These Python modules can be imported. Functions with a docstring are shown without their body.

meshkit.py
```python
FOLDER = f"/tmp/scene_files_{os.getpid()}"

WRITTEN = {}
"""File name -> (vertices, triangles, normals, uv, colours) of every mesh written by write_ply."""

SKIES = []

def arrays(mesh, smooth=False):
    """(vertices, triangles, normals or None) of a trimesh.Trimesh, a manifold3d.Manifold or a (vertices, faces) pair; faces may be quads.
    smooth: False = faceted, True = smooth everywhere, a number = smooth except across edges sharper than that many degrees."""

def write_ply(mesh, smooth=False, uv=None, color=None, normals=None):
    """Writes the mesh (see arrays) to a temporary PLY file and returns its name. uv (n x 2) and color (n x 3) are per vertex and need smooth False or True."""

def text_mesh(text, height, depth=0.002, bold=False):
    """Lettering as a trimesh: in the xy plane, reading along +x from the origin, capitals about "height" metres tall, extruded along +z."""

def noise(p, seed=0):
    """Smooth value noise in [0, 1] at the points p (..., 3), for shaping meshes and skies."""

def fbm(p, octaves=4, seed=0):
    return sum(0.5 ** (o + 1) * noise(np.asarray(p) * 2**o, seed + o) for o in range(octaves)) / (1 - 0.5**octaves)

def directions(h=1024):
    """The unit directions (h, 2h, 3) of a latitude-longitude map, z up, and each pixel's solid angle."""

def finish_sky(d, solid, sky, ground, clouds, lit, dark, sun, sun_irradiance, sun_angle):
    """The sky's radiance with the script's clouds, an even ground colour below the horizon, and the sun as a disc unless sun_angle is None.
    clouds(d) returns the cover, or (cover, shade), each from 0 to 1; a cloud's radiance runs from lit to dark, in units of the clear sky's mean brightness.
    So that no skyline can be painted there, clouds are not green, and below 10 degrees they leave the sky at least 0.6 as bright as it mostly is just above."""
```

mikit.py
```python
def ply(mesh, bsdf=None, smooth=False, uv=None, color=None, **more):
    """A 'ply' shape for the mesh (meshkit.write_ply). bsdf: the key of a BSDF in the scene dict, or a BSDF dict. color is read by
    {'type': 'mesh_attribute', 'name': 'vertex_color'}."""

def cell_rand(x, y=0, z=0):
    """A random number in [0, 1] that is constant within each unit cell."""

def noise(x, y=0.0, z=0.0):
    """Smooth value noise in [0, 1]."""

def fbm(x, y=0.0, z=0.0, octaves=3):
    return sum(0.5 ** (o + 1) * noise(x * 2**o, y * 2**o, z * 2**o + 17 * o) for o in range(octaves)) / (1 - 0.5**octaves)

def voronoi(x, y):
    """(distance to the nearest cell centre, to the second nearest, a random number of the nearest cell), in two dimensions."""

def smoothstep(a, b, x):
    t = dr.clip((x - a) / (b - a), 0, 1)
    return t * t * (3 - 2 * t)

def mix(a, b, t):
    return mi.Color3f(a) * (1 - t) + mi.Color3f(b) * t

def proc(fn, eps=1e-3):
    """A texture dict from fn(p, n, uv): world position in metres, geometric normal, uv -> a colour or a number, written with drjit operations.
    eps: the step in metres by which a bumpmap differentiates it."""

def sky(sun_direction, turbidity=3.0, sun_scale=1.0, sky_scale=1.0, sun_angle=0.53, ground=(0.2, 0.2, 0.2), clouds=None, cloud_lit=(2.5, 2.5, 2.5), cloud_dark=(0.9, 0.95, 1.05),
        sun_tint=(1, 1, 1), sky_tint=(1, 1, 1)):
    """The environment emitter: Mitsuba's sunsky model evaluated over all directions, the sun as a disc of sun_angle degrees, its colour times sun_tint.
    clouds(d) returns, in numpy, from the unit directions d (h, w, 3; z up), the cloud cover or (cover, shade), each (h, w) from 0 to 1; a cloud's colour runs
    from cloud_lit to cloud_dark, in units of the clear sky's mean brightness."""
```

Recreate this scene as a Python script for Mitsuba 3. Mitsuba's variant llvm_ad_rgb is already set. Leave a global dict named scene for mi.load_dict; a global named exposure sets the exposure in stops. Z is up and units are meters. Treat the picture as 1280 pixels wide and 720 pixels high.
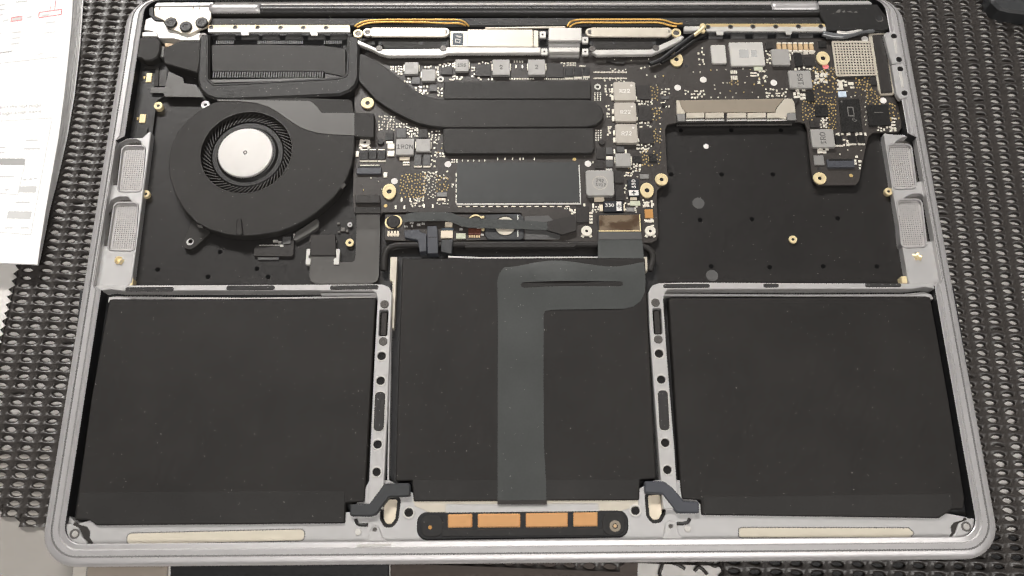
import math, random
import numpy as np, trimesh, mitsuba as mi, mikit, meshkit
import drjit as dr
import mapbox_earcut
import shapely, shapely.geometry as sg
from shapely import affinity
T = mi.ScalarTransform4f
scene, labels = {}, {}
rng = random.Random(7)

# ------------------------------------------------------------------ camera, lamps, exposure
# All working coordinates are millimetres: x right, y towards the hinge, z up; z = 0 is the widest line of the laptop's rim.
UP = 11.5                                   # the table top lies 11.5 mm below that line
F_PX = 1097.46
RV = np.array([2.80731023, -0.00994244, 0.01223415])
CAM_T = np.array([2.54052657, -13.29013, 312.495296])
a_ = np.linalg.norm(RV); k_ = RV / a_
K_ = np.array([[0, -k_[2], k_[1]], [k_[2], 0, -k_[0]], [-k_[1], k_[0], 0]])
ROT = np.eye(3) + math.sin(a_) * K_ + (1 - math.cos(a_)) * K_ @ K_
EYE = -ROT.T @ CAM_T

def W(v):                                   # working mm -> world metres
    v = np.asarray(v, float)
    return (v + [0, 0, UP]) / 1000.0

eye_w = W(EYE)
scene['camera'] = {'type': 'thinlens', 'fov': math.degrees(2 * math.atan(640 / F_PX)), 'fov_axis': 'x', 'near_clip': 0.02, 'far_clip': 20.0,
                   'aperture_radius': 0.0011, 'focus_distance': 0.315,
                   'to_world': T().look_at(origin=eye_w.tolist(), target=(eye_w + ROT[2]).tolist(), up=(-ROT[1]).tolist())}
exposure = 0.0

scene['room_light'] = {'type': 'constant', 'radiance': {'type': 'rgb', 'value': [0.185, 0.178, 0.173]}}

def ceiling_lamp(x, y, z, w, d, power, label):
    m = trimesh.creation.box((w, d, 0.04)); m.apply_translation((x, y, z + 0.02))
    key = numbered('ceiling_lamp')
    scene[key] = mikit.ply(m, 'lamp_white', False, emitter={'type': 'area', 'radiance': {'type': 'rgb', 'value': [power, power * .965, power * .925]}})
    labels[key] = {'label': label, 'category': 'lamp'}

def numbered(key):
    if key not in scene and key not in labels: return key
    n = 1
    while f'{key}_{n:03d}' in scene or f'{key}_{n:03d}' in labels: n += 1
    return f'{key}_{n:03d}'

# ------------------------------------------------------------------ materials
def rgb(*c): return {'type': 'rgb', 'value': list(c)}
def mat(name, color, rough=.5, metal=0.0, spec=.5, **k):
    col = color if isinstance(color, dict) else rgb(*color)
    scene[name] = {'type': 'twosided', 'bsdf': {'type': 'principled', 'base_color': col, 'roughness': rough, 'metallic': metal, 'specular': spec, **k}}

def dusty(base, amount=.5, cell=5.0, weave=0.0, dust=(.35, .33, .30), mott=.12):
    def fn(p, n, uv):
        x, y = p.x * 1000.0, p.y * 1000.0
        d, _, w = mikit.voronoi(x / cell, y / cell)
        d2, _, w2 = mikit.voronoi(x / (cell * .37) + 31.7, y / (cell * .37))
        s = dr.select((w < amount) & (d * cell < .10 + .55 * w * w), 1.0, 0.0)
        s2 = dr.select((w2 < amount * .3) & (d2 * cell * .37 < .13), .5, 0.0)
        m = 1.0 + mott * 2 * (mikit.fbm(x / 14.0, y / 14.0, 0.0, 4) - .5) + .10 * (mikit.noise(x * 2.5, y * 2.5) - .5)
        if weave: m = m + weave * (dr.sin(x * 9.0) * dr.sin(y * 9.0))
        t = dr.maximum(s, s2) * .75
        return mikit.mix(mi.Color3f(*base) * m, mi.Color3f(*dust), t)
    return mikit.proc(fn)

mat('lamp_white', (.8, .8, .8))
def alu_fn(p, n, uv):
    x, y = p.x * 1000.0, p.y * 1000.0
    return mi.Color3f(.44, .43, .43) * (.95 + .10 * mikit.fbm(x / 22, y / 22, 0.0, 3))
mat('alu', mikit.proc(alu_fn), .42, .55)
mat('alu_inner', (.48, .473, .467), .42, .5)
mat('alu_rail', (.54, .53, .52), .36, .5)
mat('alu_grille', (.39, .375, .365), .5, .3)
mat('groove', (.11, .107, .105), .6)
mat('groove_soft', (.30, .295, .29), .5, .3)
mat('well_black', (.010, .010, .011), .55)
mat('floor_black', dusty((.0135, .0123, .0117), .18, 6.0, 0, mott=.2), .42, 0, .35)
mat('battery_black', dusty((.0160, .0147, .0138), .32, 7.0, .08, mott=.2), .5, 0, .25)
mat('battery_film', dusty((.0215, .0205, .0197), .30, 7.0, .08, mott=.2), .42, 0, .3)
mat('plastic_black', dusty((.018, .0174, .017), .2, 5.0), .38, 0, .4)
mat('cover_grey', dusty((.0245, .0229, .0216), .2, 6.0, 0, mott=.14), .55, 0, .22)
mat('pipe_grey', dusty((.0262, .0247, .0234), .18, 7.0, 0, mott=.14), .5, 0, .25)
mat('rubber', dusty((.018, .0172, .0166), .4, 3.5), .55, 0, .4)
mat('board', dusty((.037, .0325, .0295), .10, 5.0, mott=.12), .38, 0, .45)
mat('chip_dark', (.028, .0255, .024), .36, 0, .4)
mat('chip_black', (.012, .0115, .011), .4, 0, .4)
mat('chip_grey', (.068, .067, .066), .42)
mat('shield_dark', (.040, .042, .042), .38, .15)
mat('ferrite', (.29, .282, .268), .45, .15)
mat('ferrite_side', (.175, .17, .163), .5)
mat('ferrite_beige', (.385, .355, .31), .45, .15)
mat('flex_grey', dusty((.050, .0532, .0518), .3, 6.0, mott=.16), .30, 0, .5)
mat('flex_light', (.074, .071, .067), .36)
mat('solder', (.76, .72, .63), .35, .35)
mat('gold', (.72, .53, .24), .3, .6)
mat('brass', (.84, .70, .42), .28, .4)
mat('gold_edge', (.60, .46, .24), .35, .5)
mat('steel', (.62, .60, .57), .30, .6)
mat('steel_white', (.61, .595, .56), .32, .4)
mat('cream_metal', (.56, .515, .43), .38, .4)
mat('cream', (.58, .51, .40), .5)
mat('cream_tape', (.47, .43, .35), .45)
mat('copper', (.86, .47, .21), .26, .6)
mat('dimple', (.003, .003, .003), .9, 0, .1)
mat('screw_black', (.013, .0125, .012), .35, .3)
mat('screw_grey', (.13, .122, .115), .35, .5)
mat('pad_dark', dusty((.026, .025, .0245), .35, 2.2, dust=(.5, .49, .47)), .7, 0, .3)
mat('white_print', (.60, .58, .55), .6)
mat('grey_print', (.10, .096, .09), .6)
mat('pink', (.80, .22, .24), .5)
mat('tan_foil', (.24, .205, .16), .45, .2)
def brown_fn(p, n, uv):
    x, y = p.x * 1000.0, p.y * 1000.0
    t = mikit.smoothstep(.35, .7, mikit.fbm(x / 3.5, y / 2.5, 3.0, 4))
    return mikit.mix(mi.Color3f(.075, .045, .025), mi.Color3f(.19, .145, .098), t)
mat('brown_cover', mikit.proc(brown_fn), .35, .3)
mat('gold_cable', (.62, .37, .10), .3, .5)
mat('blue_grey', (.050, .053, .062), .4)
mat('blue_white', (.45, .52, .60), .4)
mat('dark_blue', (.030, .042, .055), .35)
mat('tantalum', (.016, .018, .022), .35)
mat('orange_part', (.40, .20, .06), .4)
mat('green_white', (.45, .47, .36), .45)
mat('cap_tan', (.46, .33, .19), .42)
mat('red_brown', (.10, .03, .018), .4)
mat('clear_tape', (.16, .165, .17), .12, .3)
def mat_fn(p, n, uv):
    x, y = p.x * 1000.0, p.y * 1000.0
    return mi.Color3f(.027, .0235, .0212) * (.75 + .5 * mikit.fbm(x / 2.0, y / 2.0, p.z * 900.0, 3))
mat('mat_foam', mikit.proc(mat_fn), .38)
def table_fn(p, n, uv):
    x, y = p.x * 1000.0, p.y * 1000.0
    return mi.Color3f(.56, .54, .515) * (.94 + .12 * mikit.fbm(x / 25, y / 25, 0.0, 4))
mat('table_laminate', mikit.proc(table_fn), .45)
mat('hub_metal', (.50, .485, .465), .35, .5)
mat('paper', (.84, .835, .82), .8, 0, .2)
mat('paper_edge', (.66, .655, .645), .8, 0, .2)
mat('ink_grey', (.34, .34, .33), .8)
mat('ink_light', (.52, .52, .51), .8)
mat('ink_dark', (.10, .097, .093), .7)
mat('ink_red', (.62, .22, .23), .8)
mat('slab_black', (.008, .008, .009), .4)
def wood_fn(p, n, uv):
    x, y = p.x * 1000.0, p.y * 1000.0
    g = mikit.fbm(x / 40, y / 2.2, 0.0, 4)
    return mikit.mix(mi.Color3f(.028, .018, .013), mi.Color3f(.060, .042, .032), g)
mat('dark_wood', mikit.proc(wood_fn), .45)
mat('pale_wood', (.28, .24, .20), .5)
mat('white_wood', (.50, .47, .42), .5)
mat('shade_grey', (.25, .235, .215), .5)
mat('slab_grey', (.026, .0275, .0295), .5)

# ------------------------------------------------------------------ geometry helpers
def P(px, py, z):
    """the point of the plane at height z (mm) seen at photograph pixel (px, py): how measured positions become millimetres"""
    d = ROT.T @ np.array([(px - 640) / F_PX, (py - 360) / F_PX, 1.0])
    return (EYE + (z - EYE[2]) / d[2] * d)[:2]
def poly(pts, z, r=0.0):
    g = sg.Polygon([P(x, y, z) for x, y in pts]).buffer(0)
    if r: g = g.buffer(-r, 8).buffer(2 * r, 8).buffer(-r, 8)
    return g
def rect(x0, y0, x1, y1, z, r=0.0):
    xm, ym = (x0 + x1) / 2, (y0 + y1) / 2
    X0, X1, Y0, Y1 = P(x0, ym, z)[0], P(x1, ym, z)[0], P(xm, y1, z)[1], P(xm, y0, z)[1]
    g = sg.box(X0, Y0, X1, Y1)
    if r:
        r = min(r, .49 * min(X1 - X0, Y1 - Y0)); g = g.buffer(-r).buffer(r, 6)
    return g
def disc(x, y, rpx, z, n=24):
    c = P(x, y, z); r = abs(P(x + rpx, y, z)[0] - c[0])
    return sg.Point(*c).buffer(r, max(3, n // 4))

def ring_inset(c, b, sign):
    e0 = np.roll(c, 1, 0); e1 = np.roll(c, -1, 0)
    u = c - e0; v = e1 - c
    u /= np.linalg.norm(u, axis=1, keepdims=True) + 1e-12; v /= np.linalg.norm(v, axis=1, keepdims=True) + 1e-12
    n1 = np.c_[-u[:, 1], u[:, 0]]; n2 = np.c_[-v[:, 1], v[:, 0]]
    m = n1 + n2; m /= np.maximum((m * n1).sum(1, keepdims=True), .35)
    return c + sign * b * m
def prism(g, z0, z1, b=0.0):
    """solid from z0 to z1 (mm) under outline g, its top edge chamfered by b"""
    out = []
    for g in getattr(g, 'geoms', [g]):
        if g.is_empty or g.area < 1e-4: continue
        g = sg.polygon.orient(g.simplify(.004), 1.0)
        rings = [np.array(r.coords)[:-1] for r in [g.exterior, *g.interiors]]
        ends = np.cumsum([len(r) for r in rings]).astype(np.uint32)
        flat = np.vstack(rings)
        tri = mapbox_earcut.triangulate_float64(flat, ends).reshape(-1, 3).astype(int)
        a, bb, c = flat[tri[:, 0]], flat[tri[:, 1]], flat[tri[:, 2]]
        neg = ((bb - a)[:, 0] * (c - a)[:, 1] - (bb - a)[:, 1] * (c - a)[:, 0]) < 0
        tri[neg] = tri[neg][:, ::-1]
        levels = [(flat, z0), (flat, z1 - b)]
        if b: levels.append((np.vstack([ring_inset(r, b, 1.0) for r in rings]), z1))
        v = np.vstack([np.c_[f, np.full(len(f), z)] for f, z in levels])
        n, faces, s = len(flat), [], 0
        for r in rings:
            k = len(r); i = np.arange(k); j = (i + 1) % k
            for L in range(len(levels) - 1):
                o = L * n + s
                faces += [np.c_[o + i, o + j, o + j + n], np.c_[o + i, o + j + n, o + i + n]]
            s += k
        faces += [tri + (len(levels) - 1) * n, tri[:, ::-1]]
        out.append(trimesh.Trimesh(v, np.vstack(faces), process=False))
    return trimesh.util.concatenate(out)
def tube(pts, r, sides=8, flat=1.0):
    """tube along 3-D points (mm); flat squeezes its height"""
    p = np.asarray(pts, float)
    d = np.r_[0, np.cumsum(np.linalg.norm(np.diff(p, axis=0), axis=1))]
    n = max(len(p) * 4, 8); s = np.linspace(0, d[-1], n)
    p = np.c_[[np.interp(s, d, p[:, k]) for k in range(3)]].T
    for _ in range(2): p[1:-1] = (p[:-2] + 2 * p[1:-1] + p[2:]) / 4
    t = np.gradient(p, axis=0); t /= np.linalg.norm(t, axis=1, keepdims=True)
    a = np.cross(t, [0, 0, 1.0]); a /= np.linalg.norm(a, axis=1, keepdims=True) + 1e-9
    b = np.cross(a, t); ang = np.arange(sides) * 2 * np.pi / sides
    v = p[:, None] + r * (np.cos(ang)[None, :, None] * a[:, None] + flat * np.sin(ang)[None, :, None] * b[:, None])
    i, j = np.meshgrid(np.arange(n - 1), np.arange(sides), indexing='ij'); jj = (j + 1) % sides
    f = np.stack([i * sides + j, (i + 1) * sides + j, (i + 1) * sides + jj, i * sides + jj], -1).reshape(-1, 4)
    caps = [[0, k, k + 1] for k in range(1, sides - 1)] + [[(n - 1) * sides, (n - 1) * sides + k + 1, (n - 1) * sides + k] for k in range(1, sides - 1)]
    return trimesh.Trimesh(v.reshape(-1, 3), np.vstack([f[:, [0, 1, 2]], f[:, [0, 2, 3]], caps]), process=False)
def ptube(px, z, r, **k): return tube([[*P(x, y, zz if False else z), z] for x, y in px for zz in [0]], r, **k)
def cat(*ms): return trimesh.util.concatenate([m for m in ms if m is not None])

LAP = 'open_laptop'
def put(name, mesh, m, parent=LAP, smooth=False, label=None, kind=None):
    """ONE entry of the scene, keyed parent + '__' + name"""
    key = numbered(f'{parent}__{name}' if parent else name)
    mesh = mesh.copy(); mesh.vertices = W(mesh.vertices)
    scene[key] = mikit.ply(mesh, m, smooth)
    if label or kind: labels[key] = {k: v for k, v in (('label', label), ('kind', kind)) if v}
    return key
def thing(key, label, category, group=None):
    labels[key] = {'label': label, 'category': category}
    if group: labels[key]['group'] = group

def text(s, px, py, h_px, z, m, parent, name='marking', rot=0.0, bold=True):
    """printed or raised characters, centred on (px, py)"""
    h = h_px * abs(P(px, py + 1, z)[1] - P(px, py, z)[1])
    t = meshkit.text_mesh(s, h, .04, bold)
    c = (t.bounds[0] + t.bounds[1]) / 2; t.apply_translation((-c[0], -c[1], 0))
    t.apply_transform(trimesh.transformations.rotation_matrix(math.radians(rot), (0, 0, 1)))
    t.apply_translation((*P(px, py, z), z))
    return put(name, t, m, parent)

# ------------------------------------------------------------------ the setting
ceiling_lamp(-.9, 2.7, 2.3, 1.6, .6, 76.0, 'long white ceiling lamp above and behind the laptop, out of the frame')
ceiling_lamp(.45, -1.2, 2.2, 1.7, .7, 13.0, 'long white ceiling lamp above and in front of the laptop, out of the frame')

tb = trimesh.creation.box((1600, 1000, 30)); tb.apply_translation((0, 260, -UP - 15))
put('table_top', tb, 'table_laminate', None)
labels['table_top'] = {'label': 'pale grey table top under the black mat', 'category': 'table', 'kind': 'structure'}

# ------------------------------------------------------------------ anti-slip mat: one sheet of foam strands with lens-shaped holes
def foam_mat():
    zt, th = -UP + .05, 1.7
    area = sg.Polygon([P(x, y, -10) for x, y in [(50, 335), (26, 338), (-2, 432), (-70, 700), (-60, 610), (-10, 636), (10, 648), (28, 654), (72, 660), (120, 664), (300, 690), (700, 712), (880, 702), (896, 700), (912, 722), (1000, 760), (1400, 790), (1400, 30), (1283, 24), (1262, 16), (1262, -70), (80, -70), (50, 170), (20, 300)]]).buffer(0)
    lap = sg.box(-140, -94, 140, 94)
    px_, py_, rot = 6.65, 3.03, math.radians(-2.0)
    ca, sa = math.cos(rot), math.sin(rot)
    NA = 12
    ang = np.arange(NA) * 2 * np.pi / NA
    V, Fc = {}, []
    verts = []
    def vid(key, p):
        if key not in V: V[key] = len(verts); verts.append(p)
        return V[key]
    def wob(x, y):   # gentle waves of the limp sheet
        return .9 * math.sin(x / 37 + y / 51) , .5 * math.sin(y / 29 + x / 43)
    r2 = random.Random(3)
    # cell boundary samples: 12 points round the cell rectangle, shared with the neighbours
    bx = np.array([3, 3, 1, 0, -1, -3, -3, -3, -1, 0, 1, 3]) ; by = np.array([0, 1, 1, 1, 1, 1, 0, -1, -1, -1, -1, -1])
    for i in range(-40, 41):
        for j in range(-48, 62):
            cx, cy = i * px_, j * py_
            x, y = cx * ca - cy * sa, cx * sa + cy * ca
            pt = sg.Point(x, y)
            if not area.contains(pt) or lap.contains(pt): continue
            hw, hh = 1.82 * r2.uniform(.86, 1.1), .86 * r2.uniform(.78, 1.12)
            ox, oy = r2.uniform(-.18, .18), r2.uniform(-.12, .12)
            tilt = r2.uniform(-.12, .12) - .05
            torn = r2.random() < .03
            def place(u, v, z):
                w = wob(x, y)
                X, Y = u * ca - v * sa, u * sa + v * ca
                return (X + wob(u, v)[0], Y + wob(u, v)[1], z)
            rings = [[], [], [], []]
            for k in range(NA):
                c, s = math.cos(ang[k]), math.sin(ang[k])
                # lens: pointed at its two ends
                lx, ly = hw * c * (1 if abs(s) > .1 else 1.10), hh * s * abs(s) ** .35 * (0.25 if torn else 1)
                lx, ly = lx + ox, ly + oy + tilt * lx
                bxk, byk = bx[k] * px_ / 6, by[k] * py_ / 2
                gu, gv = int(round(i * 6 + bx[k])), int(round(j * 2 + by[k]))
                zb = zt + th * (1.15 if by[k] != 0 and abs(bx[k]) < 2 else (.42 if by[k] == 0 else .70)) + .25 * (meshkit.noise(np.array([gu * .7, gv * .7, 0])) - .5)
                rings[0].append(vid((i, j, 0, k), place(cx + lx * 1.02, cy + ly * 1.02, zt + .1)))
                rings[1].append(vid((i, j, 1, k), place(cx + lx, cy + ly, zt + th * .48)))
                rings[2].append(vid((i, j, 2, k), place(cx + lx * .72 + bxk * .28, cy + ly * .72 + byk * .28, zt + th * .80)))
                rings[3].append(vid(('b', gu, gv), place(cx + bxk, cy + byk, zb)))
            for a, b in ((0, 1), (1, 2), (2, 3)):
                for k in range(NA):
                    k2 = (k + 1) % NA
                    Fc.append((rings[a][k], rings[b][k], rings[b][k2])); Fc.append((rings[a][k], rings[b][k2], rings[a][k2]))
            for sgn in (-1, 1):      # cut through the holes of the next column, the edge is left with pointed teeth
                qx, qy = (i + sgn) * px_, j * py_
                if area.contains(sg.Point(qx * ca - qy * sa, qx * sa + qy * ca)): continue
                e, tip = cx + sgn * px_ / 2, cx + sgn * (px_ / 2 + r2.uniform(1.5, 2.3))
                o = len(verts)
                for u, v, z in ((e, cy - .25, .1), (e, cy + py_ + .25, .1), (e, cy + py_ * .5 + 1.0, 1.5), (e, cy + py_ * .5 - 1.0, 1.5), (tip, cy + py_ * .5 + r2.uniform(-.2, .2), .7)):
                    verts.append(place(u, v, zt + z))
                t3 = [(0, 3, 4), (3, 2, 4), (2, 1, 4), (1, 0, 4)]
                Fc += [tuple(o + k for k in (t if sgn < 0 else t[::-1])) for t in t3]
    f = np.array(Fc)
    return trimesh.Trimesh(np.array(verts), f[:, ::-1], process=False)
def strand(px):
    m = tube([[*P(x, y, -UP + .7), -UP + .7 + .3 * (k % 2)] for k, (x, y) in enumerate(px)], .55, sides=6)
    put('torn_strand', m, 'mat_foam', 'anti_slip_mat', smooth=True)
fm = foam_mat()
if fm.face_normals[:, 2].mean() < 0: fm.faces = fm.faces[:, ::-1]
put('anti_slip_mat', fm, 'mat_foam', None, smooth=True)
for px in ([(829, 700), (827, 709), (824, 716), (827, 726)], [(838, 703), (848, 706), (856, 711)], [(868, 714), (873, 708), (879, 712), (884, 718)], [(886, 703), (892, 708), (899, 706)], [(880, 700), (884, 704), (892, 702)]): strand(px)
thing('anti_slip_mat', 'black foam anti-slip mat full of small lens-shaped holes under the laptop', 'mat')

# things and added dark slabs along the front edge, and a case at the upper right
zT = -UP
put('black_slab', prism(poly([(213, 690), (486, 690), (486, 760), (213, 760)], zT + 1.2, .8), zT + .02, zT + 1.2, .2), 'slab_black', None)  # plain flat black slab filling the dark stretch below the front edge
thing('black_slab', 'flat black slab poking out under the laptop front edge, left of the brown board', 'tray')
put('brown_board', prism(poly([(488, 690), (798, 690), (795, 770), (488, 770)], zT + 1.0, .3), zT + .02, zT + 1.0, .2), 'dark_wood', None)
thing('brown_board', 'dark brown wooden board under the laptop front edge, right of the black slab', 'board')
put('pale_strip', prism(poly([(112, 690), (210, 690), (208, 770), (103, 770)], zT + .8, .2), zT + .02, zT + .8, .15), 'pale_wood', None)
put('light_edge', prism(poly([(92, 690), (110, 690), (101, 770), (88, 770)], zT + .9, .2), zT + .02, zT + .9, .15), 'white_wood', 'pale_strip')
thing('pale_strip', 'beige wooden strip with a lighter left edge by the laptop bottom left corner', 'wooden strip')
put('shade_slab', prism(poly([(-60, 560), (112, 560), (112, 780), (-90, 780)], zT + .6), zT + .02, zT + .6, .1), 'shade_grey', None)  # slab added over the table; its darker grey stands in for shade
thing('shade_slab', 'added grey slab standing in for the shaded table at the lower left corner, half under the mat', 'board')
put('added_dark_sheet', prism(poly([(898, 690), (1330, 660), (1330, 790), (912, 790)], zT + .05), zT + .01, zT + .05), 'slab_black', None)  # added sheet; its black stands in for the unlit space below the mat holes
thing('added_dark_sheet', 'added thin black sheet darkening the mat holes along the laptop front right edge', 'sheet')
put('grey_case', prism(poly([(1238, -40), (1240, 2), (1250, 11), (1262, 14), (1330, 22), (1330, -40)], zT + 8, 2), zT + .02, zT + 8, 1.0), 'slab_grey', None, smooth=40)
thing('grey_case', 'dark grey flat case cut off at the upper right corner of the picture', 'case')
# ------------------------------------------------------------------ laptop case
thing(LAP, 'silver laptop lying face down with its bottom cover off, batteries, fan and circuit board bare', 'laptop')
HX, HY = 152.05, 106.2
YA, YB = P(150, 176, 1)[1], P(150, 358, 1)[1]      # along here the rim is thinner, beside the loudspeaker pockets
def rr(il, ir, it, ib, r, n=10):
    x0, x1, y0, y1 = -HX + il, HX - ir, -HY + ib, HY - it
    pts = []
    def side(x, d, ys):
        for k, y in enumerate(ys): pts.append((math.copysign(HX - (min(d, 3.6) if k in (1, 2) else d), x), y))
    for q, (cx, cy, a0) in enumerate(((x1 - r, y1 - r, 0), (x0 + r, y1 - r, 90), (x0 + r, y0 + r, 180), (x1 - r, y0 + r, 270))):
        for k in range(n + 1):
            a = math.radians(a0 + 90 * k / n); pts.append((cx + r * math.cos(a), cy + r * math.sin(a)))
        if q == 1: side(-1, il, (YA + 1.5, YA - .5, YB + .5, YB - 1.5))
        if q == 3: side(1, ir, (YB - 1.5, YB + .5, YA - .5, YA + 1.5))
    return np.array(pts)
def loft(loops, cap0=False, cap1=False):
    n = len(loops[0][0]); v = np.vstack([np.c_[p, np.full(n, z)] for p, z in loops]); i = np.arange(n); j = (i + 1) % n
    f = [np.vstack([np.c_[k * n + i, k * n + j, k * n + j + n], np.c_[k * n + i, k * n + j + n, k * n + i + n]]) for k in range(len(loops) - 1)]
    if cap0: f.append(np.array([[0, k + 1, k] for k in range(1, n - 1)]))
    if cap1: o = (len(loops) - 1) * n; f.append(np.array([[o, o + k, o + k + 1] for k in range(1, n - 1)]))
    return trimesh.Trimesh(v, np.vstack(f), process=False)
def rimloop(d, z, rear=.10):
    return rr(d, d, d * rear, d, max(11.5 - d * .8, 5.0)), z
TOP = 2.2
put('lid', loft([(rr(1.5, 1.5, 1.5, 1.5, 10.5), -9.2), (rr(.2, .2, .2, .2, 11.5), -8.0), (rr(.2, .2, .2, .2, 11.5), -5.2), (rr(.8, .8, .8, .8, 11), -4.9)], True, True), 'alu', smooth=40, label='closed lid under the case')
rim = put('case', loft([rimloop(.8, -4.8), rimloop(.15, -3.8), rimloop(.0, 0), rimloop(.12, .8), rimloop(.5, 1.4), rimloop(1.1, 1.85), rimloop(2.0, 2.12), rimloop(2.66, TOP), rimloop(2.7, 1.7)]), 'alu', smooth=35, label='silver case rim round the open inside')
put('groove', loft([rimloop(2.7, 2.1), rimloop(3.24, 1.98)]), 'groove', rim)
put('ledge', loft([rimloop(3.18, 1.6), rimloop(3.2, 2.05), rimloop(4.8, 2.05), rimloop(4.85, 1.6)]), 'alu', rim, smooth=30)
put('groove', loft([rimloop(4.78, 1.98), rimloop(5.22, 1.62)]), 'groove_soft', rim)
put('step_ledge', loft([rimloop(5.18, 1.5), rimloop(5.22, 1.66), rimloop(6.6, 2.0), rimloop(6.85, 1.8)]), 'alu', rim, smooth=30)
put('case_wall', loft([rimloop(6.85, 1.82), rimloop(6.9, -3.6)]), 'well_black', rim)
for sx in (-1, 1):
    xw = sx * (HX - 3.75)
    put('rim_liner', prism(sg.box(xw - .12, YB, xw + .12, YA), -1.5, 1.75), 'alu_inner', rim)
FL = -3.6
put('backplate', prism(sg.Polygon(rr(2.2, 2.2, 1.0, 2.2, 9)), -4.75, FL), 'floor_black', label='black plate at the bottom of the case')
BP = LAP + '__backplate'
for k, (x, y) in enumerate([(851, 163), (914, 163), (976, 163), (839, 218), (902, 218), (966, 218), (875, 275), (940, 274), (1047, 273), (889, 333), (962, 334), (1029, 333), (1096, 333), (321, 336), (197, 337), (275, 315), (260, 346), (335, 346)]):
    c = P(x, y, FL); m = trimesh.creation.cylinder(.85, .12, sections=16); m.apply_translation((*c, FL + .06)); put('rivet', m, 'dimple', BP)
for x, y in ((873, 254), (890, 344.5)):
    put('sticker', prism(disc(x, y, 7.6, FL), FL, FL + .08), 'chip_grey', BP)
put('dot', prism(disc(882.5, 183, 3.4, FL), FL, FL + .1), 'white_print', BP, label='white dot on the black plate')
put('collar', prism(disc(991.5, 299, 7.5, FL, 32), FL, FL + .05), 'chip_black', BP)

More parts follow.
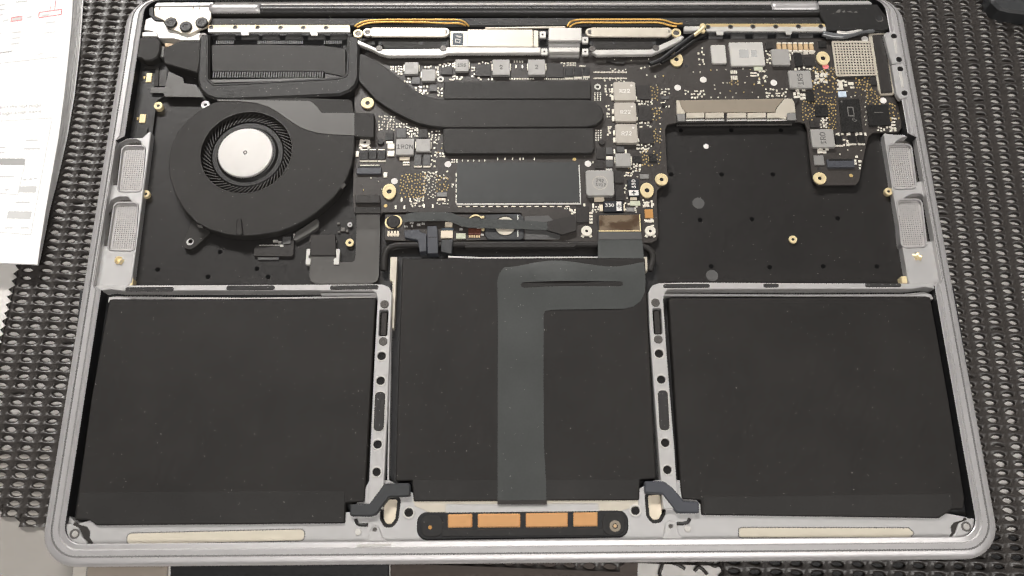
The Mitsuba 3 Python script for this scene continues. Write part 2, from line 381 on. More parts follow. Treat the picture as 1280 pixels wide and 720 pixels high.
def screw(x, y, rpx, z, m, parent=LAP, slot='chip_black', name='screw', h=.5, label=None):
    """a screw: chamfered head with a five-lobed socket"""
    c = P(x, y, z); r = abs(P(x + rpx, y, z)[0] - c[0])
    head = sg.Point(*c).buffer(r, 8)
    lobe = shapely.union_all([sg.Point(c[0] + .22 * r * math.cos(a), c[1] + .22 * r * math.sin(a)).buffer(.17 * r, 4) for a in np.arange(5) * 2 * math.pi / 5])
    k = put(name, cat(prism(head.difference(lobe), z - h, z, .12 * r), prism(lobe.buffer(.02), z - h, z - .18)), m, parent, label=label)
    return k
def ringnut(x, y, rpx, z, m, parent, inner=.38, ry=None, name='standoff', h=.7, hole='chip_black', screwed=False):
    c = P(x, y, z); r = abs(P(x + rpx, y, z)[0] - c[0])
    g = sg.Point(*c).buffer(r, 8)
    if ry: g = affinity.scale(g, 1, ry)
    hole_g = sg.Point(*c).buffer(r * inner, 5)
    step = sg.Point(*c).buffer(r * .72, 7)
    ms = [prism(g.difference(step), z - h, z, .08), prism(step.difference(hole_g), z - h, z - .12)]
    k = put(name, cat(*ms), m, parent, smooth=False)
    put(name + '_hole', prism(hole_g.buffer(.02), z - h, z - .45), hole, parent)
    return k
ringnut(991.5, 299, 5.2, -2.6, 'brass', BP)

# silver side rails with the loudspeaker grilles
def grille_rail(outline, grilles, troughs):
    """a machined rail: each grille sits in a rounded pocket with a raised rim and a deep crescent beside it"""
    zr = -.3
    g = poly(outline, zr, .6)
    cut = [poly(q, zr, 1.5) for q in grilles]
    tr = [poly(q, zr, .8).difference(c.buffer(.55)) for q, c in zip(troughs, cut)]
    body = g.difference(shapely.union_all([c.buffer(.3) for c in cut] + tr))
    key = put('speaker_rail', prism(body, FL, zr, .3), 'alu_inner', smooth=25, label='silver side rail with two loudspeaker grilles')
    for q in tr:
        put('trough', prism(q.buffer(.05), FL, -2.9), 'screw_grey', key)
        put('trough_rim', prism(q.buffer(.32).difference(q), zr - .3, zr + .18, .12), 'alu', key)
    for c in cut:
        zg = zr - .8
        put('speaker_grille', prism(c.buffer(.42).difference(c), FL, zr + .22, .16), 'alu', key)
        holes, (x0, y0, x1, y1) = [], c.bounds
        pitch = .8
        for i in range(int((x1 - x0) / pitch) + 1):
            for j in range(int((y1 - y0) / pitch) + 1):
                q = sg.Point(x0 + (i + .5) * pitch, y0 + (j + .5) * pitch)
                if c.buffer(-.45).contains(q): holes.append(q.buffer(.2, 2))
        put('speaker_grille_plate', prism(c.buffer(.05).difference(shapely.union_all(holes)), zg - .15, zg), 'alu_grille', key)
        put('speaker_membrane', prism(c, FL, zg - .4), 'chip_dark', key)
    return key
left_rail = grille_rail([(189.5, 161), (164.5, 352), (159, 359), (119, 359), (122, 300), (136, 210), (144, 182), (158, 173), (178, 172)],
    [[(154, 183), (181, 183), (176.5, 239), (147.5, 239)], [(144, 254), (172, 254), (168, 313), (135.5, 312)]],
    [[(140.5, 232), (145.5, 190), (150, 179), (158, 174.5), (170, 173.5), (178, 178), (172, 190), (160, 232)], [(129.5, 308), (134, 262), (139, 250), (148, 246), (160, 246), (165, 252), (160, 262), (150, 308)]])
right_rail = grille_rail([(1104.5, 166), (1135.5, 352), (1140, 359), (1181, 355), (1175, 300), (1162, 220), (1154, 180), (1142, 168), (1118, 168)],
    [[(1110.5, 181), (1138, 181), (1144.5, 235), (1117, 236)], [(1122, 250), (1151, 250), (1157.5, 308), (1127.5, 309)]],
    [[(1118, 178), (1128, 172), (1138, 171), (1146, 178), (1154.5, 226), (1135, 230)], [(1130, 247), (1140, 242.5), (1151, 242), (1158, 250), (1166.5, 301), (1145, 304)]])
for rail, (sx, sy), nut, wire in ((left_rail, (148, 325), (182, 242), [(151, 330), (150, 342), (152, 352)]), (right_rail, (1147, 320), (1111, 239), [(1144, 325), (1143, 338), (1145, 352)])):
    z = .2
    c = P(sx, sy, z)
    m = trimesh.creation.cylinder(1.0, 3.4, sections=14); m.apply_transform(trimesh.transformations.rotation_matrix(1.15, (.5, 1, 0))); m.apply_translation((*c, z - .8)); 
    m2 = trimesh.creation.cylinder(1.55, .7, sections=14); m2.apply_transform(trimesh.transformations.rotation_matrix(1.15, (.5, 1, 0))); m2.apply_translation((*c, z - .4))
    put('rail_screw', cat(m, m2), 'brass', rail, smooth=40)
    put('wire_clip', ptube(wire, -.75, .22, sides=6), 'groove', rail, smooth=True)
    ringnut(nut[0], nut[1], 5.0, -1.6, 'brass', BP, h=1.6)
for x, y in ((163, 352), (1131, 349.5)):
    put('brass_tab', prism(rect(x - 4, y - 4.5, x + 3, y + 4.5, -.6, .4), FL, -.6, .15), 'brass', BP)

# mid frames: silver L-shaped rails between the upper and lower halves
ZM = 1.3
def mid_frame(outline, pads, studs, scrs, slot, pad2, label):
    g = poly(outline, ZM, .5)
    sl = poly(slot, ZM, .7)
    studg = shapely.union_all([disc(x, y, 5.2, ZM) for x, y in studs])
    body = g.difference(sl).difference(studg)
    key = put('battery_frame', prism(body, FL, ZM, .18), 'alu_rail', label=label)
    put('slot_floor', prism(sl.buffer(.03), FL, -1.5), 'chip_black', key)
    q = sl.buffer(-.55)
    put('slot_bar', prism(q, FL, .3, .2), 'chip_dark', key)
    for x, y in studs:
        put('stud_ring', prism(disc(x, y, 7.3, ZM, 32).difference(disc(x, y, 5.4, ZM, 32)), ZM - .1, ZM + .25, .1), 'steel_white', key)
        screw(x, y, 5.1, ZM - .35, 'screw_black', key)
    for x, y in scrs: screw(x, y, 5.4, ZM + .35, 'screw_grey', key)
    for p_ in pads: put('foam_pad', prism(poly(p_, ZM + .15, .7), ZM - .02, ZM + .15, .06), 'pad_dark', key)
    put('pad_rim', prism(poly(pad2, ZM, 1.35).buffer(.35).difference(poly(pad2, ZM, 1.35)), ZM - .1, ZM + .22, .1), 'steel_white', key)
    put('foam_pad', prism(poly(pad2, ZM, 1.35).buffer(-.02), ZM - .02, ZM + .12, .06), 'pad_dark', key)
    return key
mid_frame([(118, 356.8), (478, 355.3), (486, 358.5), (490, 366), (488, 410), (484, 520), (480, 600), (478, 636), (460, 636), (463, 560), (468, 450), (472, 374), (470, 366), (465, 363), (300, 363), (152, 363.5), (138, 361.5), (126, 363.5), (123, 366), (118, 368)],
    [[(156.5, 359), (217, 358.6), (217, 364), (156.5, 364.4)], [(283, 357), (343.5, 356.8), (343.5, 362.3), (283, 362.6)], [(412.5, 356.8), (473, 356.2), (473, 361.6), (412.5, 362.3)]],
    [(477, 445), (475.8, 476), (472, 555.5), (470.7, 590)], [(480.5, 380), (478.8, 426.5)],
    [(474.5, 387), (485.5, 387), (484, 420), (473, 420)], [(469, 490), (482, 490), (479.5, 539), (467, 539)], 'left silver L-shaped frame rail beside the left battery')
mid_frame([(1178, 354.2), (1168, 354.5), (860, 353), (824, 353.8), (815, 357), (810.5, 365), (812, 410), (820, 520), (826, 600), (829, 636), (848, 636), (843, 560), (834, 450), (829, 374), (831, 366), (835, 361.5), (1000, 361.2), (1140, 361), (1155, 358.5), (1166, 360), (1172, 364), (1180, 366)],
    [[(829, 355), (887.5, 354.8), (887.5, 359.6), (829, 359.9)], [(954.5, 354.5), (1014, 354.5), (1014, 358.5), (954.5, 359.5)], [(1081.5, 354), (1141, 354), (1141, 358.6), (1081.5, 359)]],
    [(823.8, 442), (826.5, 474.5), (831.5, 553.5), (834.2, 587.3)], [(819.5, 378), (823, 424)],
    [(815.5, 385), (826.5, 385), (828.5, 418), (817.5, 418)], [(822, 488), (834.5, 488), (837, 538), (824.5, 538)], 'right silver L-shaped frame rail beside the right battery')

# front plate below the batteries
ZF = -.2
fp_out = poly([(82, 640), (96, 655), (120, 648), (440, 640), (462, 600), (486, 600), (520, 618), (790, 616), (818, 600), (850, 600), (880, 636), (1175, 640), (1206, 646), (1222, 652), (1222, 680), (640, 684), (82, 692)], ZF)
slots = [poly([(480, 624), (497, 624), (494, 648), (489, 655), (483, 655), (479, 648)], ZF, .8), poly([(810, 619), (826, 618), (828, 641), (824, 649), (817, 650), (812, 644)], ZF, .8)]
trim = [s.buffer(1.1).difference(s) for s in slots]
fp = put('ledge_plate', prism(fp_out.difference(shapely.union_all([s.buffer(1.1) for s in slots])), FL, ZF, .1), 'alu_inner', label='silver plate along the front edge below the batteries')
for s, cut_x in zip(slots, (1, -1)):
    put('slot_floor', prism(s, FL, -1.4), 'cream', fp)
    x0, y0, x1, y1 = s.bounds
    tr_ = s.buffer(1.1).difference(affinity.translate(s, -1.0 * cut_x, .9))
    put('slot_trim', prism(tr_.difference(s), FL, -.7), 'chip_black', fp)
def strip(pts, r):
    g = poly(pts, ZF + .12, r)
    put('strip_seat', prism(g.buffer(.32), ZF - .05, ZF + .03), 'groove', fp)
    put('adhesive_strip', prism(g, ZF - .05, ZF + .12, .05), 'cream_tape', fp, label='cream adhesive strip')
strip([(159, 667), (380, 661.8), (380.5, 675.5), (159, 680.5)], 1.3)
strip([(924, 661), (928, 659.8), (1136, 660.3), (1142, 666), (1138, 671.6), (928, 672), (924, 670.5)], .2)
for x, y in ((511.2, 640.7), (794, 638.3)):
    put('stud_ring', prism(disc(x, y, 7.6, ZF, 32).difference(disc(x, y, 5.4, ZF, 32)), ZF - .1, ZF + .6, .12), 'steel_white', fp)
    screw(x, y, 5.4, ZF + .25, 'screw_black', fp)
for x, y, m in ((447.5, 665, 'steel_white'), (859.5, 661, 'steel_white')):
    put('peg', prism(disc(x, y, 4.2, ZF + .5), ZF - .05, ZF + .5, .2), m, fp)
for x, y, pts in ((468.3, 661.8, [(448, 683), (460, 674), (463, 662), (468, 655), (474, 660), (478, 672), (492, 683)]), (838.6, 657.6, [(826, 676), (830, 668), (832, 655), (839, 650), (846, 655), (848, 666), (856, 676)])):
    g = poly(pts, .9, .9)
    hole = disc(x, y, 2.8, .9, 16)
    put('ear', prism(g.difference(hole), FL, .9, .2), 'alu_rail', fp)
    put('ear_hole', prism(hole.buffer(.02), FL, .2), 'screw_grey', fp)
for pts in ([(446, 680), (489, 679), (489, 682.8), (446, 684)], ):
    put('clip', prism(poly(pts, 1.2, .4), .2, 1.95, .15), 'steel_white', fp)
put('hook', cat(ptube([(444.5, 649), (446.5, 655), (453, 656), (460, 656)], ZF + .1, .55, sides=6)), 'chip_black', fp, smooth=True)
put('hook', cat(ptube([(862, 648), (860, 653), (853, 654.5), (846, 654.5)], ZF + .1, .55, sides=6)), 'chip_black', fp, smooth=True)
put('cover_sheet', prism(poly([(516, 622), (798, 621), (798, 632), (770, 640.5), (749, 640.5), (748, 629), (557, 630), (557, 641), (538, 641), (518, 632)], .1, .3), ZF - .02, .1, .06), 'cream_metal', fp)
put('cover_sheet', prism(poly([(557.5, 633), (748, 631), (749, 641), (557.5, 643)], .2, .2), ZF - .02, .25, .06), 'alu_rail', fp)

# corner brackets
for pts, s, gap in (([(79, 652), (88, 655), (98, 660), (103, 672), (112, 681), (112, 686), (92, 686), (80, 680)], (93, 667.3), [(92, 651), (99, 656), (108, 658), (112, 664), (111.5, 672), (117, 680), (107, 683), (101, 673), (98.5, 663), (91, 657)]),
                    ([(1222, 644), (1212, 649), (1199, 654), (1195, 666), (1190, 672), (1194, 678), (1208, 678), (1221, 670)], (1208, 658.2), [(1207, 640), (1204, 650), (1193, 653), (1189, 658), (1190, 666), (1186, 672), (1194, 673), (1198, 666), (1199, 657), (1209, 652)])):
    bk = put('corner_bracket', prism(poly(pts, .9, 1.3), FL, .9, .2), 'alu_inner')
    put('bracket_gap', prism(poly(gap, .2, .5), FL, .05), 'chip_dark', bk)
    ringnut(s[0], s[1], 6.2, 1.1, 'screw_grey', bk, inner=.62, h=.4, name='screw_seat')
    screw(s[0] + .5, s[1] + .3, 3.8, 1.15, 'steel', bk)

# ------------------------------------------------------------------ batteries
for q in ([(100, 363), (472, 361), (476, 376), (462, 640), (70, 660), (84, 560)], [(478, 318), (820, 318), (832, 600), (826, 630), (480, 630), (484, 560)], [(828, 360), (1192, 358), (1240, 640), (846, 640)]):
    put('battery_well', prism(poly(q, FL + .06), FL - .1, FL + .06), 'well_black')
ZB = .7
def battery(pts, label, fold, inset=.5):
    g = poly(pts, ZB, .45)
    b1, b2 = .12, .5
    key = put('battery', prism(g, FL, ZB, .32), 'battery_black', label=label)
    return key
bl = battery([(136.5, 374.5), (470, 372.5), (468, 400), (456, 618), (455.5, 627), (432, 628.5), (431, 654), (120, 656.5), (112, 650), (93, 650), (95.5, 634), (114, 498)], 'left battery, a flat matt black pack', None)
bc = battery([(503, 323), (806, 322), (812.5, 450), (820, 598), (800, 599.5), (799, 625), (517, 626.5), (515, 600.5), (494.5, 601.5), (497.5, 480)], 'middle battery, matt black under a wide grey cable', None)
br = battery([(836, 372.5), (1163, 371), (1186, 500), (1206, 624), (1204, 636), (1191, 636), (1186, 640), (1174, 647.5), (877, 643.5), (876, 625), (853, 623.5), (851, 610)], 'right battery, a flat matt black pack', None)
put('fold', prism(poly([(100, 616), (431, 613.5), (430, 653), (121, 655.5), (112, 649), (97, 648)], ZB + .06, .2), ZB - .1, ZB + .14, .12), 'battery_film', bl)
put('fold', prism(poly([(516, 600), (799, 599), (798, 624), (518, 625.5)], ZB + .06, .2), ZB - .1, ZB + .14, .12), 'battery_film', bc)
put('fold', prism(poly([(879, 621), (1190, 617), (1190, 635), (1173, 646.5), (879, 642.5)], ZB + .06, .2), ZB - .1, ZB + .14, .12), 'battery_film', br)
# tray lips: thin silver edges behind the packs
put('tray_lip', prism(poly([(136, 371.5), (146, 370.3), (300, 372.0), (478, 369.8), (478, 372.2), (300, 374), (140, 374.2), (137, 378), (135, 378)], -.6, .1), FL, -.6, .05), 'alu_rail')
put('tray_lip', prism(poly([(824, 367), (900, 367.4), (1000, 368), (1130, 367.3), (1155, 365), (1164, 368), (1167, 374), (1162, 374), (1158, 370.5), (1000, 370.4), (824, 369.8)], -.6, .1), FL, -.6, .05), 'alu_rail')
put('tray_lip', prism(poly([(400, 366.5), (470, 366), (478, 368), (478, 371), (462, 369.2), (402, 369.5)], -.3, .1), FL, -.3, .05), 'alu_rail')
put('tray_lip', prism(poly([(487.5, 398), (489.5, 398), (486, 600), (484, 600)], -.5), FL, -.5, .05), 'alu_rail')
put('tray_lip', prism(poly([(488, 321), (496.5, 321), (495, 356), (492.5, 410), (490, 410), (490.5, 352), (487, 350)], -.6, .1), FL, -.6, .1), 'cream_metal')
put('tray_lip', prism(poly([(804.5, 321), (809, 321), (809.5, 338), (806, 338)], -.6, .1), FL, -.6, .1), 'cream_metal')
put('tray_lip', prism(poly([(560, 319.6), (600, 321.2), (748, 320.6), (748, 322.4), (600, 323.4), (560, 322.2)], -.1, .05), FL, -.1, .05), 'alu_rail')
for k in range(9):   # tiny dots down the gap beside the middle battery
    pass
# straps from the outer packs to the middle one
def strap(pts, m, lab):
    g = poly(pts, ZB + 1.0, .5)
    put('battery_strap', prism(g, FL, ZB + 1.0, .45), m, smooth=False, label=lab)
strap([(437, 630.5), (461.5, 629.5), (479, 606), (484, 604.3), (510.5, 603.5), (513, 606), (512.5, 620.5), (486.5, 621.5), (470, 643.5), (463.5, 645.6), (437.5, 645)], 'flex_grey' and 'slab_grey', 'dark bent strap from the left battery to the middle one')
strap([(806, 601.3), (830, 601.3), (840, 608.5), (855, 626), (874, 627.5), (874, 641.3), (846.5, 641.3), (827.5, 617.5), (806, 616.3)], 'blue_grey', 'dark bent strap from the right battery to the middle one')

# terminal block with copper pads
ZT = .35
tbk = put('terminal_block', prism(poly([(521, 640), (785, 637.5), (786, 671.5), (521, 675)], ZT, 3.2), FL, ZT, .35), 'slab_black', label='black rounded block with four copper pads')
put('end_cap', prism(poly([(526, 643.5), (554, 643.3), (554, 671), (526, 671.5)], ZT + .3, 2.6), ZT - .05, ZT + .3, .2), 'plastic_black', tbk)
put('end_cap', prism(poly([(753, 640.5), (781, 640), (781, 669), (753, 669.5)], ZT + .3, 2.6), ZT - .05, ZT + .3, .2), 'plastic_black', tbk)
put('block_lip', prism(poly([(552, 661.8), (755, 660), (755, 669.5), (552, 671)], ZT + .3), ZT - .05, ZT + .3, .15), 'plastic_black', tbk)
for x0, x1, y0, y1 in ((559.5, 590.5, 642.5, 660), (597, 650.5, 642, 659.8), (657, 710, 641, 659.4), (716.5, 747.5, 640.3, 658.6)):
    put('copper_pad', prism(poly([(x0, y0), (x1, y0 - .5), (x1, y1 - .5), (x0, y1)], ZT + .35, .35), ZT - .05, ZT + .35, .4), 'copper', tbk)
screw(537.6, 659.3, 2.4, ZT + .55, 'orange_part', tbk, h=.3)
ringnut(769, 657.6, 7.0, ZT + .5, 'tan_foil', tbk, inner=.5, h=.3, name='washer')
screw(769, 657.4, 2.2, ZT + .6, 'cap_tan', tbk, h=.3)
# ------------------------------------------------------------------ fan
ZFAN = 1.0
fan_out = poly([(214, 182), (222, 164), (235, 149), (250, 137), (267, 128), (285, 124), (320, 122), (380, 122), (440, 124), (444, 150), (443, 186), (440, 205), (434, 222), (427, 234), (418, 246), (407, 256), (395, 266), (380, 276), (364, 284), (346, 290), (322, 294), (302, 295), (283, 293), (262, 287), (245, 278), (230, 262), (219, 243), (212, 222), (210.5, 202)], ZFAN, 2)
fc = P(308, 190, ZFAN); mm = abs(P(309, 190, ZFAN)[0] - fc[0])
R_in = 57 * mm
intake = sg.Point(*fc).buffer(R_in, 24)
fan = put('fan', prism(fan_out.difference(intake), FL + .6, ZFAN, .3), 'cover_grey', smooth=30, label='round dark grey fan with a white hub')
put('intake_lip', prism(sg.Point(*fc).buffer(R_in + .35, 32).difference(sg.Point(*fc).buffer(R_in - .05, 32)), ZFAN - .1, ZFAN + .12, .1), 'chip_dark', fan, smooth=30)
put('intake_floor', prism(sg.Point(*fc).buffer(R_in + .1, 24), FL + .5, FL + .8), 'well_black', fan)
put('impeller', cat(prism(sg.Point(*fc).buffer(47 * mm, 24), -2.6, -.7, .9), prism(sg.Point(*fc).buffer(38.5 * mm, 24), -1.1, .1, .8)), 'chip_black', fan, smooth=35)
bl_ = []
for k in range(58):
    a = 2 * math.pi * k / 58
    p0 = np.array([math.cos(a), math.sin(a)]) * 46 * mm; a1 = a - .26
    p1 = np.array([math.cos(a1), math.sin(a1)]) * 58 * mm
    d = (p1 - p0) / np.linalg.norm(p1 - p0); n_ = np.array([-d[1], d[0]]) * .24
    g = sg.Polygon([p0 + n_, p1 + n_ * .8, p1 - n_ * .8, p0 - n_])
    bl_.append(prism(affinity.translate(g, *fc), -2.6, -.5, .05))
put('blade', cat(*bl_), 'chip_dark', fan, kind='stuff')
hub_c = P(306.5, 190.5, .9)
put('hub', prism(sg.Point(*hub_c).buffer(34.6 * mm, 24), -.5, .9, .35), 'hub_metal', fan, smooth=35, label='white round fan hub')
put('hub_dimple', prism(sg.Point(*hub_c).buffer(.8, 6).difference(sg.Point(*hub_c).buffer(.38, 6)), .85, .98, .05), 'screw_grey', fan)
def ear(pts, hx, hy, m, z=-1.9, ring='screw_grey', r=4.6):
    g = poly(pts, z, 1.0); h = disc(hx, hy, r * .62, z, 16)
    k = put('mounting_ear', prism(g.difference(h), FL, z, .12), m, fan)
    put('ear_ring', prism(disc(hx, hy, r, z, 20).difference(disc(hx + .8, hy - .8, r * .62, z, 16)), z - .1, z + .12, .06), ring, fan)
ear([(241, 274), (264, 290), (244, 309), (237, 312), (230, 310), (228, 304)], 237.5, 302.5, 'cover_grey', ring='alu')
put('mounting_ear', prism(poly([(366, 300), (370, 290), (396, 273), (399, 276), (398, 284), (386, 292), (370, 301)], -1.9, .8), FL, -1.9, .12), 'flex_light', fan)
put('moulded_peg', prism(poly([(296, 273.5), (301.5, 273.5), (303.5, 291), (301, 294.5), (295, 294), (294.5, 288)], ZFAN + .8, .35), ZFAN - .1, ZFAN + .9, .3), 'cover_grey', fan)
put('latch', prism(poly([(246, 280), (253, 282), (254, 286), (247, 284)], ZFAN + .1), ZFAN - .3, ZFAN + .15, .1), 'chip_dark', fan)
put('latch', prism(poly([(425, 233), (430, 228), (433, 231), (428, 237)], ZFAN + .1), ZFAN - .3, ZFAN + .15, .1), 'chip_dark', fan)
# flat duct plate and cable from the fan to the board
put('duct_plate', prism(poly([(270, 124), (388, 126), (396, 133), (402, 141), (444, 141), (444, 169.5), (412, 168), (398, 166.4), (386, 163.4), (376, 159.5), (366, 153.5), (356, 146.5), (346, 139.5), (336, 134), (322, 129), (300, 126.8), (272, 126.5)], ZFAN + .25, .3), ZFAN - .3, ZFAN + .28, .1), 'flex_light', fan)
put('cable_end', prism(poly([(443, 140.5), (467.5, 141.5), (467, 171.5), (443, 170.5)], ZFAN + .55, .25), -1.5, ZFAN + .5, .15), 'cover_grey', fan)

# ------------------------------------------------------------------ exhaust gasket, heat sink, heat pipe
ZG = 1.7
g_out = poly([(249, 42), (449, 44), (449, 70), (448.5, 96), (445, 106), (438, 113), (425, 118.5), (350, 122), (285, 124.5), (270, 124), (258, 120), (250, 112), (246.5, 100)], ZG, 2.2)
g_in = poly([(262, 36), (433, 36), (432.5, 70), (431.5, 94), (420, 96.5), (360, 99.5), (300, 103), (268, 104), (261.5, 98)], ZG, 1.2)
gk = put('exhaust_gasket', prism(g_out.difference(g_in), FL + .8, ZG, .8), 'rubber', smooth=40, label='black rubber frame round the cooling fins')
put('gasket_bead', prism(g_in.buffer(1.2).difference(g_in.buffer(.35)).difference(sg.box(-300, P(300, 47, ZG)[1], 300, 300)), ZG - .3, ZG + .25, .2), 'rubber', gk, smooth=40)
put('duct_floor', prism(g_in.buffer(.2), FL + .7, -2.6), 'well_black', gk)
hs = put('heat_sink', prism(poly([(264, 56), (330, 55.5), (405, 57), (432, 61), (432, 95), (427, 95), (406, 91), (404.5, 89), (265, 89)], -.3, .4), -2.4, -.3, .15), 'pipe_grey', smooth=30, label='dark heat sink plate inside the rubber frame')
fins = []
for k in range(46):
    x = 266 + k * 3.03
    fins.append(prism(rect(x, 88.8, x + 1.5, 97, -.55), -2.2, -.55))
put('fin', cat(*fins), 'chip_grey', hs, kind='stuff')
f2 = []
for x0, x1 in ((270, 292), (322, 379), (405, 427)):
    x = x0
    while x < x1: f2.append(prism(rect(x, 50.8, x + 1.2, 55, -.6), -2.2, -.6)); x += 2.3
put('fin', cat(*f2), 'chip_grey', hs, kind='stuff')
put('fin_tip', prism(poly([(406, 91.5), (428, 96), (406, 98.5)], -.6, .1), -2.2, -.6, .1), 'chip_dark', hs)
put('gasket_lip', prism(poly([(262, 99.2), (408, 97.6), (430, 95.5), (430, 97.5), (380, 101), (262, 103.8)], .6, .2), -2, .6, .2), 'flex_light', gk)

ZP = .75
hp_pts = [(449, 66), (458, 69), (471, 76.5), (492, 91.5), (505, 102), (516, 110.5), (528, 117.5), (541, 122.2), (556, 124), (600, 124.2), (735, 124.2), (744, 127), (751, 133), (755, 142), (752.5, 150), (746, 155.5), (733, 158.6), (600, 159.2), (556, 159.2), (537, 157.4), (523, 154), (510, 148.6), (496, 141.5), (483, 134), (470, 125), (459, 113), (451, 104.5), (448, 100)]
hp = put('heat_pipe', prism(poly(hp_pts, ZP, .7), -1.6, ZP, .28), 'pipe_grey', smooth=30, label='wide dark grey heat pipe bending into the rubber frame')
put('heat_spreader', prism(poly([(555, 101.5), (738, 101), (738.5, 123.4), (554.5, 123.6)], ZP - .35, .3), -1.4, ZP - .35, .25), 'pipe_grey', hp, smooth=30)
put('heat_spreader', prism(poly([(553.5, 160.2), (742.5, 159.8), (743, 186), (740, 191.4), (558, 192), (554.5, 187)], ZP - .35, .9), -1.4, ZP - .35, .25), 'pipe_grey', hp, smooth=30)

# ------------------------------------------------------------------ circuit board
ZBD = -1.3
lb_out = [(443.5, 100), (460, 66), (500, 62), (800, 62), (838, 70), (856, 60), (868, 52), (882, 49), (1040, 47), (1085, 42), (1106, 40), (1117, 100), (1119, 122), (1127, 139), (1127, 160), (1124, 164), (1118, 165.5), (1092, 165.5), (1086, 170), (1083, 180), (1074, 226), (1070, 231), (1022, 231.5), (1017, 227), (1014.5, 215), (1009, 162), (1006, 154), (1000, 152.5), (842, 154), (834, 156), (831.5, 162), (834, 214), (836.5, 224), (833, 231), (826, 234), (821.5, 238), (821, 250), (823, 292), (821, 300), (814, 303.5), (735, 303), (700, 301), (652, 299), (652, 266), (560, 265.5), (478, 265.5), (476, 271), (444, 269), (442, 262), (441, 240)]
LB = put('logic_board', prism(poly(lb_out, ZBD, .7), ZBD - .9, ZBD, .1), 'board', label='dark circuit board crowded with small chips')
def chip(x0, y0, x1, y1, m='chip_dark', h=.7, b=.07, r=0.0, name='chip', label=None):
    z = ZBD + h
    return put(name, prism(rect(x0, y0, x1, y1, z, r), ZBD - .02, z, b), m, LB, label=label)
def chipq(pts, m, h=.7, b=.07, r=0.0, name='chip', label=None):
    z = ZBD + h
    return put(name, prism(poly(pts, z, r), ZBD - .02, z, b), m, LB, label=label)
def inductor(x0, y0, x1, y1, s=None, m='ferrite', h=1.5, r=.35, feet=True, rot=0, ink='ink_dark'):
    z = ZBD + h
    k = put('inductor', cat(prism(rect(x0, y0, x1, y1, z, r), ZBD + .25, z, .14), prism(rect(x0 + 1, y0 + 1, x1 - 1, y1 + .6, ZBD + .3), ZBD, ZBD + .3)), m, LB)
    if feet:
        ym = (y0 + y1) / 2
        put('inductor_foot', cat(prism(rect(x0 - 1.2, ym - 4, x0 + 1, ym + 4, ZBD + .5), ZBD, ZBD + .7, .08), prism(rect(x1 - 1, ym - 4, x1 + 1.4, ym + 4, ZBD + .5), ZBD, ZBD + .7, .08)), 'solder', LB)
    if s: text(s, (x0 + x1) / 2, (y0 + y1) / 2, (y1 - y0) * .26, z, ink, LB, rot=rot)
    return k
def cap(x0, y0, x1, y1, m='chip_black', h=.9):
    """dark capacitor standing on a bright foot at its lower end"""
    put('capacitor', prism(rect(x0, y0, x1, y1 - 2.6, ZBD + h, .1), ZBD, ZBD + h, .1), m, LB)
    put('capacitor_foot', prism(rect(x0 - .2, y1 - 2.8, x1 + .4, y1, ZBD + .45), ZBD, ZBD + .45, .06), 'solder', LB)

# upper left
inductor(505.6, 77.5, 523, 92.5); inductor(527, 86.5, 544.2, 101); inductor(569, 74, 585.8, 89, '1R5', rot=0)
inductor(615.6, 74.3, 637.4, 93.6, '2', h=1.7); inductor(660, 74.2, 681.6, 93.4, '2', h=1.7)
chip(515, 96, 525, 104.6, 'chip_grey'); chip(537, 105.6, 546.4, 114, 'chip_grey'); chip(551.5, 84.3, 565.6, 93); chip(594, 80.4, 613, 95); chip(684.5, 79, 704.5, 96.4)
cap(706.5, 84.5, 716, 98.5); cap(718, 84.5, 726.6, 97.6); cap(729, 83.8, 737, 96.8)
# beige inductors and the chips beside them
for y0, y1, dx in ((102, 125.4, 0), (128, 151.6, .9), (154.8, 178.6, 2.4)):
    inductor(767 + dx, y0, 794.6 + dx, y1, None, 'ferrite_beige', 1.8, .8, False)
    text('R22', 781 + dx, (y0 + y1) / 2, 4.6, ZBD + 1.8, 'white_print', LB)
    put('marking', prism(disc(789 + dx, y0 + 5, 1.4, ZBD + 1.83), ZBD + 1.7, ZBD + 1.84), 'white_print', LB)
    for yy in (y0 + 11, y0 + 20): put('inductor_foot', prism(rect(764 + dx, yy - 3, 767.5 + dx, yy + 3, ZBD + .6), ZBD, ZBD + .6, .06), 'solder', LB)
    put('inductor_foot', prism(rect(794 + dx, y0 + 18, 796.5 + dx, y0 + 22, ZBD + .6), ZBD, ZBD + .6, .06), 'solder', LB)
chip(796, 106.5, 812, 124); chip(798, 133, 815, 151); chip(799.6, 161, 817, 179.3)
chip(826, 119.6, 836.4, 124, 'chip_grey', .4); chip(827.5, 128.6, 832, 133.2, 'chip_black', .5)
# right part
chip(889.3, 56, 907.4, 79, 'steel_white', .9, .12, .5, 'shield_can', 'small cream metal can')
chipq([(911, 53), (953, 52.4), (956.8, 81.6), (914.4, 82.2)], 'steel_white', 1.0, .12, .2, 'shield_can', 'white metal can with grey print')
put('marking', prism(rect(924, 62, 936, 72, ZBD + 1.02), ZBD + .95, ZBD + 1.02), 'ink_grey', LB)
put('marking', prism(rect(939, 62.5, 946, 71, ZBD + 1.02), ZBD + .95, ZBD + 1.02), 'ink_grey', LB)
inductor(965, 61.2, 987, 81, None, 'ferrite'); inductor(986.4, 88, 1014.6, 109.8, '1R5', 'ferrite', rot=90, feet=False)
for k in range(7): 
    x = 971.3 + 6.75 * k
    put('capacitor', prism(rect(x, 54.4, x + 5.2, 62.4, ZBD + .9, .1), ZBD, ZBD + .9, .12), 'cap_tan', LB)
    put('capacitor_foot', cat(prism(rect(x, 52.8, x + 5.2, 54.4, ZBD + .8), ZBD, ZBD + .8, .06), prism(rect(x, 62.4, x + 5.2, 64.6, ZBD + .8), ZBD, ZBD + .8, .06)), 'solder', LB)
